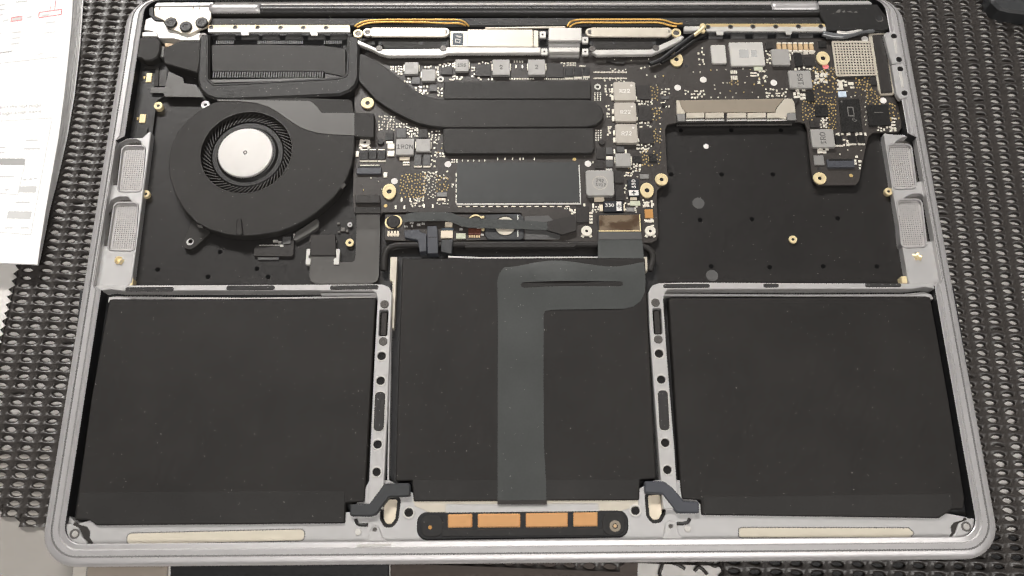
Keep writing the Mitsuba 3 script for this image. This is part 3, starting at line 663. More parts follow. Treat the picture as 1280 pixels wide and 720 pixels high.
chip(957.5, 53, 966, 60.5, 'chip_dark'); chip(993.5, 66.5, 1003, 82, 'chip_black'); chip(1005.5, 71, 1019, 82); chip(1023.5, 51, 1033, 59, 'chip_black')
chip(942.5, 83, 953.5, 88, 'green_white', .4)
chip(1048, 114, 1058, 121, 'blue_white', .5); chip(1048.6, 100.5, 1053.5, 112, 'solder', .35, name='capacitor')
chip(1019, 131, 1035, 145, 'chip_black', .6); chip(1008.5, 115, 1018, 126.6, 'chip_black', .8); chip(1012.5, 150.4, 1024, 159, 'chip_dark')
mk = chipq([(1049, 124.4), (1074, 123.2), (1078.4, 164.2), (1053, 165.2)], 'chip_black', .95, .1, 0, 'memory_chip', 'large black memory chip with grey print')
put('marking', prism(rect(1059.5, 133.5, 1067.5, 145.5, ZBD + .97).difference(rect(1060.7, 135, 1066.3, 144, ZBD + .97)), ZBD + .9, ZBD + .98), 'grey_print', LB)
text('07', 1068, 150, 3.4, ZBD + .95, 'grey_print', LB, rot=-50); put('marking', prism(disc(1052, 127, 1.3, ZBD + .96), ZBD + .9, ZBD + .97), 'grey_print', LB)
chipq([(1084, 131.6), (1110.5, 130.6), (1113.6, 156), (1087, 157)], 'chip_black', .9, .1)
put('marking', prism(rect(1093, 140, 1104, 140.9, ZBD + .92), ZBD + .85, ZBD + .93), 'grey_print', LB)
inductor(1014.4, 161.2, 1043, 184, '1R0', 'ferrite', rot=90, feet=False)
cap(1044.6, 170, 1053.6, 183); cap(1061, 169, 1070, 181); cap(1073, 168.6, 1081, 181)
chip(1088, 96, 1099, 106, 'chip_dark')
# tail
chip(1017.6, 194, 1030, 206, 'ferrite_side', .6); 
cn = chip(1034, 199, 1068, 209, 'blue_grey', 1.0, .1, 0, 'socket', 'blue grey socket on the board tail')
put('socket_bar', prism(rect(1036, 198.5, 1066, 200.8, ZBD + 1.15), ZBD, ZBD + 1.15, .06), 'chip_black', LB)
# left
put('round_part', prism(disc(475.6, 177, 4.1, ZBD + .8), ZBD, ZBD + .8, .15), 'chip_black', LB)
for x0, x1 in ((450, 460), (461.2, 470.6), (472.2, 481.6)):
    cap(x0, 187.5, x1, 202)
    put('capacitor_foot', prism(rect(x0 + .6, 186.2, x1 - .6, 188, ZBD + .4), ZBD, ZBD + .4, .05), 'solder', LB)
chip(444.4, 188.6, 448.6, 195.5, 'solder', .5, name='capacitor'); chip(484.4, 179.4, 493, 185.8, 'solder', .7, name='capacitor'); chip(484.2, 188.2, 493, 194.8, 'solder', .7, name='capacitor'); chip(482.6, 176, 491, 179, 'solder', .4, name='capacitor')
chip(482, 165.6, 491.5, 175, 'chip_black'); chip(496, 160.4, 507.5, 172, 'chip_grey'); chip(523, 161, 534.6, 172, 'chip_dark')
inductor(495, 173.2, 517.4, 193.3, '1R0N', h=1.7, feet=False); inductor(520, 173.4, 538, 189.4)
cap(517.6, 193, 526.8, 209, 'chip_grey'); cap(529, 193, 538, 209, 'chip_grey')
chip(499.4, 196, 512, 200, 'cream', .6, name='capacitor'); chip(503.5, 202, 512, 203.8, 'solder', .3, name='capacitor'); chip(503.5, 205, 512, 206.6, 'solder', .3, name='capacitor')
sk = chip(446, 209.5, 476.5, 217, 'blue_grey', 1.0, .1, 0, 'socket', 'blue grey socket above a brass screw boss')
put('socket_bar', prism(rect(448, 206.5, 475, 209.6, ZBD + 1.1), ZBD, ZBD + 1.1, .06), 'chip_black', LB); put('socket_bar', prism(rect(450, 206, 474, 207, ZBD + 1.2), ZBD, ZBD + 1.2, .04), 'solder', LB)
chip(479.4, 215, 484, 221.5, 'solder', .5, name='capacitor'); chip(546, 240.5, 558.5, 245.5, 'ferrite_side', .5); chip(547, 247.5, 557, 250.5, 'cream', .3)
chipq([(444.5, 243.5), (474.5, 243.5), (475, 253.5), (444, 253.5)], 'chip_dark', 1.4, .15, 0, 'cable_plug', 'black cable plug at the board corner')
chipq([(444, 258), (475.5, 258), (476.5, 267), (443.5, 267)], 'cover_grey', .9, .25, 0, 'cable_plug')
# middle right
inductor(732.5, 212.6, 767.4, 244.4, None, 'ferrite', 2.1, 1.0, False)
put('marking', prism(disc(750, 228.4, 9.6, ZBD + 2.12, 32).difference(disc(750, 228.4, 8.7, ZBD + 2.12, 32)), ZBD + 2, ZBD + 2.13), 'ferrite_beige', LB)
text('2R2', 750, 225.5, 3.6, ZBD + 2.1, 'ink_dark', LB, rot=-8); text('1917', 751, 230.8, 3.4, ZBD + 2.1, 'ink_dark', LB, rot=-8)
chip(742.6, 244.4, 755.2, 251.8, 'cream', .5, name='inductor_foot'); chip(757.6, 210.6, 765.4, 214.2, 'steel_white', .6, name='inductor_foot')
chip(745.4, 184.5, 756, 198.4); chip(743.4, 200, 755, 210.4); chip(757.4, 184, 765.6, 192.6, 'chip_grey'); chip(757.4, 200, 766, 208.6, 'chip_grey'); chip(757.6, 195, 766, 199.4, 'solder', .4, name='capacitor')
put('round_part', prism(disc(752.5, 177.4, 4, ZBD + .8), ZBD, ZBD + .8, .15), 'chip_dark', LB)
chip(771, 182.6, 780.4, 190, 'chip_grey'); chip(781, 186.4, 783.6, 191.6, 'solder', .6, name='capacitor'); chip(767, 186, 769, 192, 'solder', .6, name='capacitor')
inductor(769.4, 191.4, 788.4, 208); chip(792, 195, 801.4, 203.4, 'chip_black'); chip(811.4, 192, 821, 202, 'chip_black', .6)
chip(768, 213, 779, 228.4); chip(769, 231, 780, 250.4); chip(800, 217.4, 811, 223.2, 'ferrite_side', .5)
tz = ZBD + 1.3
put('tantalum_capacitor', prism(rect(785.2, 223.4, 799, 245.4, tz, .2), ZBD, tz, .15), 'tantalum', LB); text('330', 792, 230, 4.2, tz, 'white_print', LB, rot=90)
put('marking', prism(rect(786.2, 237.6, 798.2, 244.2, tz + .02).difference(rect(791.6, 238.4, 793, 243.6, tz + .02)).difference(rect(789.5, 240.4, 795, 241.4, tz + .02)), tz - .05, tz + .03), 'white_print', LB)
chip(787.6, 245.6, 796.2, 249.6, 'cream', .6, name='capacitor_foot')
put('tantalum_capacitor', prism(rect(754.5, 251, 779.4, 264.6, tz, .2), ZBD, tz, .15), 'tantalum', LB); text('330', 762, 256.6, 4.0, tz, 'white_print', LB)
put('marking', prism(rect(770.6, 252, 776.8, 263.6, tz + .02).difference(rect(773.2, 254.5, 774.2, 260.5, tz + .02)).difference(rect(771.6, 257, 776, 258, tz + .02)), tz - .05, tz + .03), 'white_print', LB)
chip(749.2, 255.6, 753.8, 263.6, 'cream', .6, name='capacitor_foot'); chip(778.4, 255, 781.4, 263.6, 'cream', .6, name='capacitor_foot')
chip(787.4, 251, 800.4, 257, 'green_white', .45); chip(783, 259.4, 793, 264.4, 'ferrite_side', .4); chip(806, 261.4, 816.4, 272.4, 'orange_part', .5)
chip(804, 252, 811.8, 253.8, 'solder', .3, name='capacitor'); chip(804, 255.6, 811.8, 258, 'solder', .3, name='capacitor'); chip(806, 274.4, 817.4, 277.6, 'solder', .4, name='capacitor')
chip(720.6, 257.6, 736.2, 278, 'chip_dark'); 
for y in (266, 270, 274, 278): chip(736.4, y - 1.2, 741, y + 1.2, 'solder', .4, name='capacitor')
# shielded processor package with bright edges
sh = chip(571, 203, 724, 253.6, 'shield_dark', .8, .06, 0, 'processor_package', 'dark grey rectangular package with bright edges')
put('bright_edge', cat(prism(rect(570.6, 253.6, 725.8, 255.6, ZBD + .6), ZBD, ZBD + .62, .05), prism(rect(723.4, 206, 725.6, 255, ZBD + .6), ZBD, ZBD + .62, .05)), 'steel_white', LB)
put('solder_row', cat(*[prism(rect(569.6, y, 570.8, y + 4.6, ZBD + .4), ZBD, ZBD + .4) for y in (216, 223, 230, 236, 243, 249)], *[prism(rect(x, 257.4, x + 5.6, 258.6, ZBD + .2), ZBD, ZBD + .2) for x in np.arange(572, 716, 9.6)]), 'solder', LB, kind='stuff')
# brass bosses and white spots
for x, y, r, ry in ((459.3, 128.3, 8.2, .96), (486.4, 239, 8.6, 1.22), (808.8, 237.6, 8.6, 1.2), (845.6, 73.8, 8.2, 1.25), (1029, 72.4, 8.3, 1.18)):
    ringnut(x, y, r, ZBD + .9, 'brass', LB, inner=.36, ry=ry)
for x, y, r in ((827, 224, 8.2), (1025, 222.6, 8.2)): ringnut(x, y, r, ZBD + .9, 'brass', LB, inner=.30)
for x, y in ((733.3, 288.4), (813, 288.4), (456, 177.6)):
    ringnut(x, y, 6.8, ZBD + .8, 'solder', LB, inner=.28)
    for s in (-1, 1): 
        put('solder_leg', prism(affinity.rotate(rect(x + s * 5 - 2, y + 5.4, x + s * 5 + 2, y + 8, ZBD + .3, .1), 35 * s), ZBD, ZBD + .3, .06), 'solder', LB)
for x, y, r in ((550.8, 98.8, 4.2), (747, 108.3, 4.2)): ringnut(x, y, r, ZBD + .5, 'steel_white', LB, inner=.5)
for x, y in ((879, 99.5), (847, 109.6), (967.2, 103.4), (560, 205.2), (493, 226.4), (735, 204.6), (1104, 125.6), (1081, 48.6)):
    put('white_spot', prism(disc(x, y, 4.2, ZBD + .1, 20), ZBD, ZBD + .12), 'white_print', LB)
for x, y in ((482, 257.2), (718, 199), (1064, 219.4)):
    put('gold_spot', prism(disc(x, y, 2.4, ZBD + .1, 16), ZBD, ZBD + .2, .08), 'gold', LB)
for x, y in ((858, 82.6), (1023.6, 210.8)): put('hole', prism(disc(x, y, 2.2, ZBD + .02, 12), ZBD - .1, ZBD + .02), 'well_black', LB)
put('paint_dab', prism(disc(1032, 82.6, 4.2, ZBD + .15, 16).intersection(rect(1020, 80, 1045, 95, ZBD)), ZBD, ZBD + .2, .1), 'pink', LB, label='pink paint dab under a brass boss')
# small solder parts: clusters of tiny pads and resistors
SM = {'solder': [], 'gold': [], 'chip_grey': []}
def cluster(x0, y0, x1, y1, n, kind='solder', s=(1.6, 3.0), mix=.0):
    nx = max(1, round(math.sqrt(n * (x1 - x0) / (y1 - y0)))); ny = max(1, round(n / nx))
    for i in range(nx):
        for j in range(ny):
            if rng.random() < .12: continue
            x = x0 + (i + rng.uniform(.2, .8)) * (x1 - x0) / nx; y = y0 + (j + rng.uniform(.2, .8)) * (y1 - y0) / ny
            w, h = rng.uniform(*s), rng.uniform(*s) * .85
            k = kind if rng.random() > mix else ('gold' if kind == 'solder' else 'solder')
            hh = rng.uniform(.15, .4)
            SM[k].append(prism(rect(x - w / 2, y - h / 2, x + w / 2, y + h / 2, ZBD + hh), ZBD, ZBD + hh, .06))
def dots(x0, y0, x1, y1, n, kind='gold', r=1.1):
    pts = []
    for _ in range(n * 30):
        x, y = rng.uniform(x0, x1), rng.uniform(y0, y1)
        if all((x - a) ** 2 + (y - b) ** 2 > 9.5 for a, b in pts): pts.append((x, y))
        if len(pts) >= n: break
    for x, y in pts: SM[kind].append(prism(disc(x, y, r * rng.uniform(.8, 1.2), ZBD + .2, 8), ZBD, ZBD + .25, .12))
def grid(x0, y0, x1, y1, nx, ny, w, h, kind='solder'):
    for i in range(nx):
        for j in range(ny):
            x = x0 + (x1 - x0) * (i / max(nx - 1, 1)); y = y0 + (y1 - y0) * (j / max(ny - 1, 1))
            SM[kind].append(prism(rect(x - w / 2, y - h / 2, x + w / 2, y + h / 2, ZBD + .2), ZBD, ZBD + .22))
grid(489, 83, 491.5, 87, 2, 3, 1.6, 1.2); cluster(494, 82, 503, 93, 12); cluster(505, 97, 514, 104, 5); cluster(519, 107, 535, 118, 16); cluster(546, 108, 555, 121, 8); cluster(530, 82, 546, 85, 4); cluster(546, 80, 551, 95, 6); cluster(553, 78, 568, 83.5, 9); cluster(562, 94.5, 578, 100, 12); cluster(589, 82, 594, 98, 9); cluster(598, 76, 616, 80, 6); grid(643, 77, 653, 77, 4, 1, 1.4, 2.4); grid(645, 83, 653, 83, 2, 1, 1.6, 4)
grid(637, 98.4, 667, 98.4, 16, 1, 1.1, 1.8); grid(681, 98.6, 734, 98.8, 24, 1, 1.2, 1.6); cluster(596, 96, 616, 100, 7); grid(709, 78.5, 719, 81.5, 6, 2, 1.2, 1.6); cluster(700, 78, 706, 84, 4); grid(728, 82.4, 735, 82.4, 1, 1, 8, 1.0)
grid(742.5, 90.2, 783, 90.2, 22, 1, 1.3, 1.5); grid(742.5, 97.8, 783, 97.8, 22, 1, 1.3, 1.5); dots(760, 85, 782, 88.5, 6, 'solder'); dots(756, 99.5, 782, 102, 6, 'solder'); grid(743.5, 116, 750.5, 125, 3, 5, 1.5, 1.3); grid(745, 163, 751, 175, 3, 5, 1.6, 1.5); cluster(756, 106, 764, 120, 8); cluster(757, 131, 763, 147, 8); cluster(759, 156, 764, 170, 8); cluster(762, 104, 766, 122, 4)
for y in (124.5, 151.5, 179.5): cluster(794, y, 816, y + 8, 11)
for y, x in ((108, 813.5), (134, 815.5), (161, 817)): dots(x, y, x + 9, y + 17, 15, 'gold', .95)
cluster(826, 109, 838, 119, 9); cluster(823, 125, 840, 136, 7); cluster(855, 112, 882, 123, 20); grid(889, 121.6, 916, 121.6, 4, 1, 1.5, 1.5); grid(948, 121.4, 960, 121.4, 2, 1, 1.5, 1.5)
cluster(872, 59, 881, 69, 6); cluster(872.5, 72, 882, 82, 6); grid(914, 90, 920.5, 90, 4, 1, 1.6, 4); grid(914.5, 97, 921, 97, 4, 1, 1.6, 5); dots(912, 101, 924, 105.5, 6, 'gold'); grid(942, 91.2, 942, 94.6, 1, 2, 8, 1.7); cluster(946, 88, 958, 104, 8, s=(2.2, 4)); cluster(956, 110, 985, 122, 22); cluster(957, 60, 964, 82, 8); cluster(988, 62, 1019, 68, 12, s=(2, 4)); cluster(993, 82, 1020, 88, 8)
cluster(992, 110.5, 1007, 124, 12, s=(2.5, 5)); dots(1015, 84, 1050, 118, 50, 'gold'); cluster(1018, 90, 1036, 104, 18, s=(1.8, 4)); dots(1070, 97, 1090, 112, 26, 'gold'); cluster(1060, 103, 1067, 112, 3, s=(2, 6)); cluster(1046, 99, 1060, 112, 10, s=(2, 4))
dots(1003, 126, 1018, 150, 26, 'gold', 1.0); dots(1018, 120, 1045, 131, 24, 'gold', 1.0); dots(1035.5, 130, 1045, 162, 30, 'gold', 1.0); cluster(1024, 146, 1035, 160, 14); dots(1083, 112, 1100, 130, 26, 'gold', 1.0); dots(1111, 128, 1124, 150, 14, 'gold'); cluster(1097, 158, 1121, 164, 12, s=(2, 3.6)); cluster(1113, 146, 1120, 158, 6, s=(2, 3.6))
cluster(1043, 166, 1083, 169, 6, s=(2, 5)); cluster(1054, 173, 1061, 183, 5, s=(2, 4)); cluster(1021, 185, 1036, 190.5, 6, s=(3, 5)); cluster(1068, 193, 1076, 212, 8, s=(2, 4))
cluster(472, 144, 494, 163, 36, s=(1.4, 2.4)); cluster(494, 153, 512, 160, 14, s=(1.4, 2.4)); cluster(507, 158, 524, 172, 22, s=(1.4, 3)); cluster(534, 163, 551, 176, 14, s=(1.3, 2.4)); cluster(537, 176, 545, 209, 12, s=(1.5, 3)); cluster(545, 190, 556, 196, 6); cluster(447, 180, 452, 187, 2)
dots(500, 217, 532, 247, 70, 'gold', 1.0); dots(528, 214, 546, 248, 40, 'solder', 1.0); cluster(530, 213, 560, 226, 24, s=(1.2, 2.6)); dots(546, 220, 561, 239, 18, 'gold', 1.0); cluster(513, 246, 530, 259, 20, s=(1.3, 2.8)); cluster(545, 248, 562, 257, 12, s=(1.2, 2.4)); grid(502, 249.6, 512.6, 249.6, 2, 1, 2.2, 4.4); grid(494.6, 259, 505.4, 259, 2, 1, 2.2, 4.4); grid(530, 257.4, 541, 257.4, 2, 1, 2.2, 4.4); cluster(564, 229, 567, 236, 2)
grid(565, 199.5, 571, 202.5, 3, 2, 1.8, 1.6); grid(578, 200.6, 606, 200.6, 5, 1, 1.2, 2.0); grid(622, 198.4, 650, 198.4, 4, 1, 1.5, 3); grid(654, 198.4, 668, 198.4, 2, 1, 1.5, 3); grid(706, 260.5, 712, 260.5, 3, 1, 1.4, 1.8); cluster(711, 260, 720, 268, 7, s=(2, 3.6)); grid(730.4, 256.6, 741.4, 256.6, 2, 1, 2.4, 4.6); cluster(740, 257, 750, 266, 8); cluster(779, 215, 790, 221, 7, s=(1.8, 2.8)); cluster(787, 204, 801, 215, 14); dots(803, 188, 826, 207, 26, 'gold', 1.0); cluster(800, 184, 812, 192, 9); cluster(778, 230, 784, 246, 4, s=(2, 3)); cluster(780, 252, 787, 263, 4); cluster(803, 249, 817, 260, 8, s=(2, 4)); cluster(805, 273, 818, 283, 7, s=(2, 3.4)); cluster(793, 257, 797, 266, 4); cluster(740, 200, 743, 204, 1)
cluster(840, 60, 844, 66, 3); cluster(800, 83, 808, 86, 1); cluster(817, 94, 820, 97, 1)
# more tiny parts: pale specks scattered between the larger chips
for x0, y0, x1, y1, n in ((448, 145, 472, 160, 6), (500, 120, 516, 152, 0), (545, 176, 556, 200, 8), (566, 194, 700, 199, 0), (742, 60, 800, 84, 5), (800, 64, 836, 100, 6), (812, 104, 834, 180, 16), (862, 84, 910, 98, 6), (886, 100, 956, 118, 12), (922, 84, 962, 100, 8), (1018, 84, 1046, 100, 10), (1086, 88, 1101, 112, 10), (1056, 112, 1084, 122, 8), (1080, 124, 1084, 160, 6), (1044, 184, 1080, 196, 5), (784, 206, 800, 222, 8), (742, 214, 766, 250, 0), (776, 230, 786, 250, 5), (452, 218, 480, 240, 5)):
    if n: cluster(x0, y0, x1, y1, n, 'solder', (1.0, 1.9), .25)
for k, ms in SM.items():
    if ms: put({'solder': 'small_component', 'gold': 'gold_pad', 'chip_grey': 'grey_component'}[k], cat(*ms), k, LB, kind='stuff')

# memory shield: long tan foil connector at the right edge of the board's bay
zs = ZBD + 1.7
cv = put('edge_connector', prism(poly([(845.5, 126), (1000, 122.5), (994, 131), (994.5, 151.5), (846, 153.5), (846, 140)], zs - .6, .2), ZBD - .3, zs - .6, .1), 'chip_dark', LB, label='long tan edge connector with bright contacts')
put('connector_foil', prism(poly([(847, 125.2), (980, 123.0), (976, 128), (970, 135), (969, 140), (860, 141), (857, 140), (850, 134)], zs, .15), zs - .8, zs, .1), 'tan_foil', LB)
put('connector_cap', prism(poly([(845.5, 125), (848.6, 125), (852, 135), (857, 140.5), (856, 142), (846, 142)], zs + .1, .1), zs - .9, zs + .1, .1), 'cream_metal', LB)
put('connector_cap', prism(poly([(981, 122.8), (990, 123.2), (993, 128), (994.6, 140.5), (984, 141), (983, 149), (969, 146), (969.5, 140), (971, 135)], zs + .1, .3), zs - .9, zs + .1, .1), 'cream_metal', LB)
put('connector_end', prism(rect(846.6, 141.4, 856.4, 151.4, zs - .1), ZBD, zs - .1, .1), 'ferrite_side', LB); put('connector_end', prism(rect(984, 141, 995, 150, zs - .1), ZBD, zs - .1, .1), 'ferrite_side', LB)
for x0, x1 in ((858, 880.5), (882, 905), (909, 933), (934.6, 957.4), (959, 983)):
    put('contact', prism(poly([(x0, 141), (x1, 140.6), (x1, 147), (x0, 147.4)], zs + .05), zs - .6, zs + .05, .12), 'cream_metal', LB)
    put('contact', prism(poly([(x0 - .5, 149.3), (x1 + .4, 149), (x1 + .4, 151), (x0 - .5, 151.3)], zs - .5), zs - .9, zs - .5, .1), 'steel_white', LB)
put('bay_edge', prism(poly([(846, 155.4), (990, 154.6), (990, 156), (846, 156.8)], -1.9), -2.6, -1.9), 'screw_grey', LB)

# dotted metal radio can and the socket beside it
zw = ZBD + 1.1
wp = [(1039.4, 52.5), (1041, 51), (1090.6, 51), (1096.5, 94), (1047, 95.4), (1045, 94)]
w_out = poly(wp, zw, .3)
cols = 13; rows = 12; holes = []
for i in range(cols):
    for j in range(rows):
        u, v = (i + .9) / (cols + .8), (j + .9) / (rows + .8)
        x = (1039.6 + 5.4 * v) * (1 - u) + (1090.6 + 5.6 * v) * u; y = 51.4 + 43.4 * v
        holes.append(disc(x, y, 1.2, zw, 8))
wk = put('radio_can', prism(w_out.difference(shapely.union_all(holes)), zw - .2, zw), 'cream_metal', LB, label='square cream metal can with a grid of holes')
put('radio_can_floor', prism(w_out.buffer(-.1), ZBD, zw - .5), 'chip_grey', LB)
put('socket_frame', prism(poly([(1085.5, 42), (1106, 40.5), (1119, 116), (1116.5, 118.5), (1101, 118.5), (1098, 112)], ZBD + .8, .5), ZBD, ZBD + .8, .12), 'cream_metal', LB)
put('socket', prism(poly([(1091, 43.5), (1105.2, 42.6), (1116, 114.6), (1102, 115.6)], ZBD + 1.6, .3), ZBD, ZBD + 1.6, .25), 'chip_dark', LB, label='long black socket along the right side of the board')
put('socket_edge', prism(poly([(1107, 43), (1109, 43), (1119.5, 115), (1117.5, 115.5)], ZBD + 1.2), ZBD, ZBD + 1.2, .08), 'steel_white', LB)

# brown connector cover and the wide grey cable over the middle battery
zc = ZBD + 1.5
cc = put('cable_connector', prism(poly([(746.5, 267.5), (801.5, 265.5), (802.5, 290), (747.5, 290)], zc - .4, .2), ZBD, zc - .4, .1), 'chip_dark', LB)
put('connector_cover', prism(poly([(748.8, 269), (800, 268), (800.4, 288), (749, 288.4)], zc, .3), zc - .5, zc, .12), 'brown_cover', LB, label='brown stained connector cover at the cable top')
put('cover_edge', cat(prism(rect(748.4, 287.8, 800.6, 289.2, zc + .02), zc - .5, zc + .03, .03), prism(rect(799.4, 268, 800.8, 289, zc + .02), zc - .5, zc + .02, .03)), 'brass', LB)
def flex_sheet(g, zfun, th, m, name, parent=LAP, label=None, cell=1.2):
    """a thin sheet that follows heights zfun(x, y): triangulated over a grid of points inside the outline"""
    g = g.simplify(.02)
    x0, y0, x1, y1 = g.bounds
    b = g.boundary.segmentize(1.5)
    bp = np.vstack([np.array(r.coords)[:-1] for r in getattr(b, 'geoms', [b])])
    gx, gy = np.meshgrid(np.arange(x0, x1, cell * 2), np.arange(y0, y1, cell)); gp = np.c_[gx.ravel(), gy.ravel()]
    inn = shapely.contains_xy(g.buffer(-.5), gp[:, 0], gp[:, 1])
    pts = np.vstack([bp, gp[inn]])
    from scipy.spatial import Delaunay
    tri = Delaunay(pts).simplices
    c = pts[tri].mean(1); tri = tri[shapely.contains_xy(g, c[:, 0], c[:, 1])]
    a, bb, cc_ = pts[tri[:, 0]], pts[tri[:, 1]], pts[tri[:, 2]]
    area = (bb - a)[:, 0] * (cc_ - a)[:, 1] - (bb - a)[:, 1] * (cc_ - a)[:, 0]
    tri[area < 0] = tri[area < 0][:, ::-1]; tri = tri[np.abs(area) > 1e-6]
    z = zfun(pts[:, 0], pts[:, 1]); n = len(pts)
    v = np.vstack([np.c_[pts, z], np.c_[pts, z - th]])
    e = np.sort(np.vstack([tri[:, [0, 1]], tri[:, [1, 2]], tri[:, [2, 0]]]), 1)
    ue, cnt = np.unique(e, axis=0, return_counts=True); bd = {tuple(q) for q in ue[cnt == 1]}
    sides = []
    for t3 in tri:
        for p, q in ((t3[0], t3[1]), (t3[1], t3[2]), (t3[2], t3[0])):
            if (min(p, q), max(p, q)) in bd: sides += [[q, p, p + n], [q, p + n, q + n]]
    return put(name, trimesh.Trimesh(v, np.vstack([tri, tri[:, ::-1] + n, sides]), process=False), m, parent, smooth=35, label=label)
zl = ZB + .25
fl_g = poly([(748, 289), (801.5, 289), (804, 306), (805.6, 330), (807, 352), (806, 366), (801, 376), (792, 383), (780, 386), (700, 387), (685, 387.6), (681, 388.6), (679.6, 393), (679.4, 480), (680, 560), (682.5, 600), (683, 628), (622, 628), (622, 560), (622.4, 400), (621.6, 350), (624, 342), (630, 334), (640, 328.5), (655, 326), (700, 324.4), (744, 324.8), (747.4, 322)], zl, .15)
slot_g = poly([(651, 355.6), (652, 353.6), (655, 352.6), (700, 351.6), (775, 351.4), (778.6, 353), (778.8, 356), (776, 357.6), (700, 358.0), (655, 359.6), (652, 358.4)], zl)
ya, yb = P(700, 296, zl)[1], P(700, 345, zl)[1]
yt, yt2 = P(660, 612, zl)[1], P(660, 628, zl)[1]
def fz(x, y):
    t = np.clip((ya - y) / (ya - yb), 0, 1); t = t * t * (3 - 2 * t)
    zz = (ZBD + 1.2) * (1 - t) + zl * t
    return zz + .35 * np.exp(-((y - P(700, 354, zl)[1]) / 5) ** 2) * np.exp(-((x - P(700, 354, zl)[0]) / 9) ** 2) + .10 * np.sin(x / 6 + y / 9)
flx = flex_sheet(fl_g.difference(slot_g), fz, .18, 'flex_grey', 'flat_cable', label='wide grey flat cable running down over the middle battery')
put('cable_fold', prism(poly([(748, 289.6), (801.5, 289.6), (803, 299), (748, 299.6)], ZBD + 1.42, .1), ZBD + .9, ZBD + 1.42, .12), 'chip_grey', flx)
put('cable_end', prism(poly([(622, 625), (683.5, 625), (683.5, 630.5), (622, 630.5)], zl + .2), zl - .6, zl + .12, .1), 'chip_dark', flx)

# ------------------------------------------------------------------ small board and cables under the main board
zA = -1.7
AB = put('microphone_board', prism(poly([(481, 268), (610, 268), (610, 300), (520, 302), (481, 300)], zA, .4), FL, zA, .08), 'board', label='narrow board strip above the middle battery')
put('microphone', prism(disc(491.8, 276.8, 8.2, zA + 1.1, 28), zA, zA + 1.1, .2), 'cover_grey', AB)
cr = disc(494.5, 276.5, 8.3, zA + .6, 28).difference(disc(492.3, 276.8, 8.0, zA + .6, 28))
put('brass_crescent', prism(cr, zA, zA + .6), 'brass', AB)
put('brass_crescent', prism(disc(489.5, 278, 8.6, zA + .4, 28).difference(disc(491.6, 277, 8.6, zA + .4, 28)), zA, zA + .4), 'brass', AB)
put('pad', cat(*[prism(rect(x, 288.6, x + 2.6, 295.4, zA + .15), zA, zA + .18) for x in (484.4, 488.4, 492.2, 496)], prism(rect(484, 292, 499, 294, zA + .14), zA, zA + .16)), 'cream', AB)
put('small_component', cat(*[prism(rect(x, y, x + rng.uniform(2, 6), y + rng.uniform(1.5, 3), zA + .5), zA, zA + rng.uniform(.3, .6), .05) for x, y in [(505, 282), (512, 277), (514, 281), (521, 279), (527, 278), (508, 295), (516, 297), (576, 280), (574, 285), (588, 281), (596, 284), (601, 292)] for _ in (0, 1)]), 'steel', AB, kind='stuff')
put('cream_block', prism(rect(551, 288, 566, 297.4, zA + .8, .2), zA, zA + .8, .12), 'cream', AB); put('cream_block', prism(rect(556, 277, 565.5, 283.6, zA + .6, .2), zA, zA + .6, .12), 'cream', AB)
put('cream_block', prism(rect(570, 291.4, 582, 298.2, zA + .6, .1), zA, zA + .6, .1), 'green_white', AB); put('blue_strip', prism(rect(552, 285, 567, 287.4, zA + .5), zA, zA + .5), 'dark_blue', AB)
put('red_chip', prism(rect(585.5, 285.6, 601, 293, zA + .6), zA, zA + .6, .08), 'red_brown', AB); put('pad', cat(*[prism(rect(586 + 3 * k, 293.6, 588.2 + 3 * k, 297, zA + .3), zA, zA + .3, .05) for k in range(5)]), 'cap_tan', AB)
put('brass_crescent', prism(disc(594.5, 275.6, 8.5, zA + .4, 24).difference(disc(594.5, 277.6, 8.6, zA + .4, 24)), zA, zA + .4), 'brass', AB)
for x, y in ((603.6, 271.2), (603.6, 286.4)): put('ball', prism(disc(x, y, 2.1, zA + .6, 14), zA, zA + .6, .25), 'brass', AB)
jk = put('jack_housing', prism(poly([(607, 268), (650, 267), (655, 272), (655, 297), (650, 299.5), (610, 299.5), (606, 294)], zA + .9, .6), FL, zA + .9, .2), 'slab_grey', AB)
put('coin_disc', prism(disc(631.4, 282.4, 12.6, zA + 1.0, 28), zA, zA + 1.0, .1), 'cream_metal', AB)
put('coin_ring', prism(disc(631.4, 282.4, 14.2, zA + .95, 28).difference(disc(631.4, 282.4, 12.5, zA + .95, 28)), zA, zA + .95), 'chip_black', AB)
put('jack_edge', prism(rect(646.4, 268.6, 648, 274.6, zA + 1.0), zA, zA + 1.0), 'steel', AB); put('jack_edge', prism(rect(646.4, 288, 648, 296, zA + 1.0), zA, zA + 1.0), 'steel', AB)
put('jack_body', prism(poly([(655.5, 270), (686, 269), (700, 284), (700, 299), (656, 299.5)], zA + .5, .3), FL, zA + .5, .15), 'chip_grey', AB)
rb = poly([(503.5, 271), (508, 267), (520, 265.4), (555, 265.2), (566, 266.5), (574, 270.5), (581, 272.8), (605, 273.6), (650, 274.6), (685, 278), (685, 287.4), (650, 286), (615, 285.4), (584, 284.6), (574, 282), (566, 278.4), (556, 276.4), (520, 276.6), (504, 277.8)], .2, .3)
def rz(x, y): return .25 + .35 * np.sin((x + 40) / 9.0) * .6
rk = flex_sheet(rb, rz, .25, 'flex_grey', 'ribbon_cable', label='grey ribbon cable crossing the narrow board')
tip_ = flex_sheet(poly([(684, 277.4), (700, 272.6), (716, 270), (720, 271.5), (720, 288), (703, 293), (697.5, 291.4), (684.5, 287.8)], .5, .3), lambda x, y: .5 + 0 * x, 1.1, 'chip_dark', 'ribbon_plug', parent=rk)
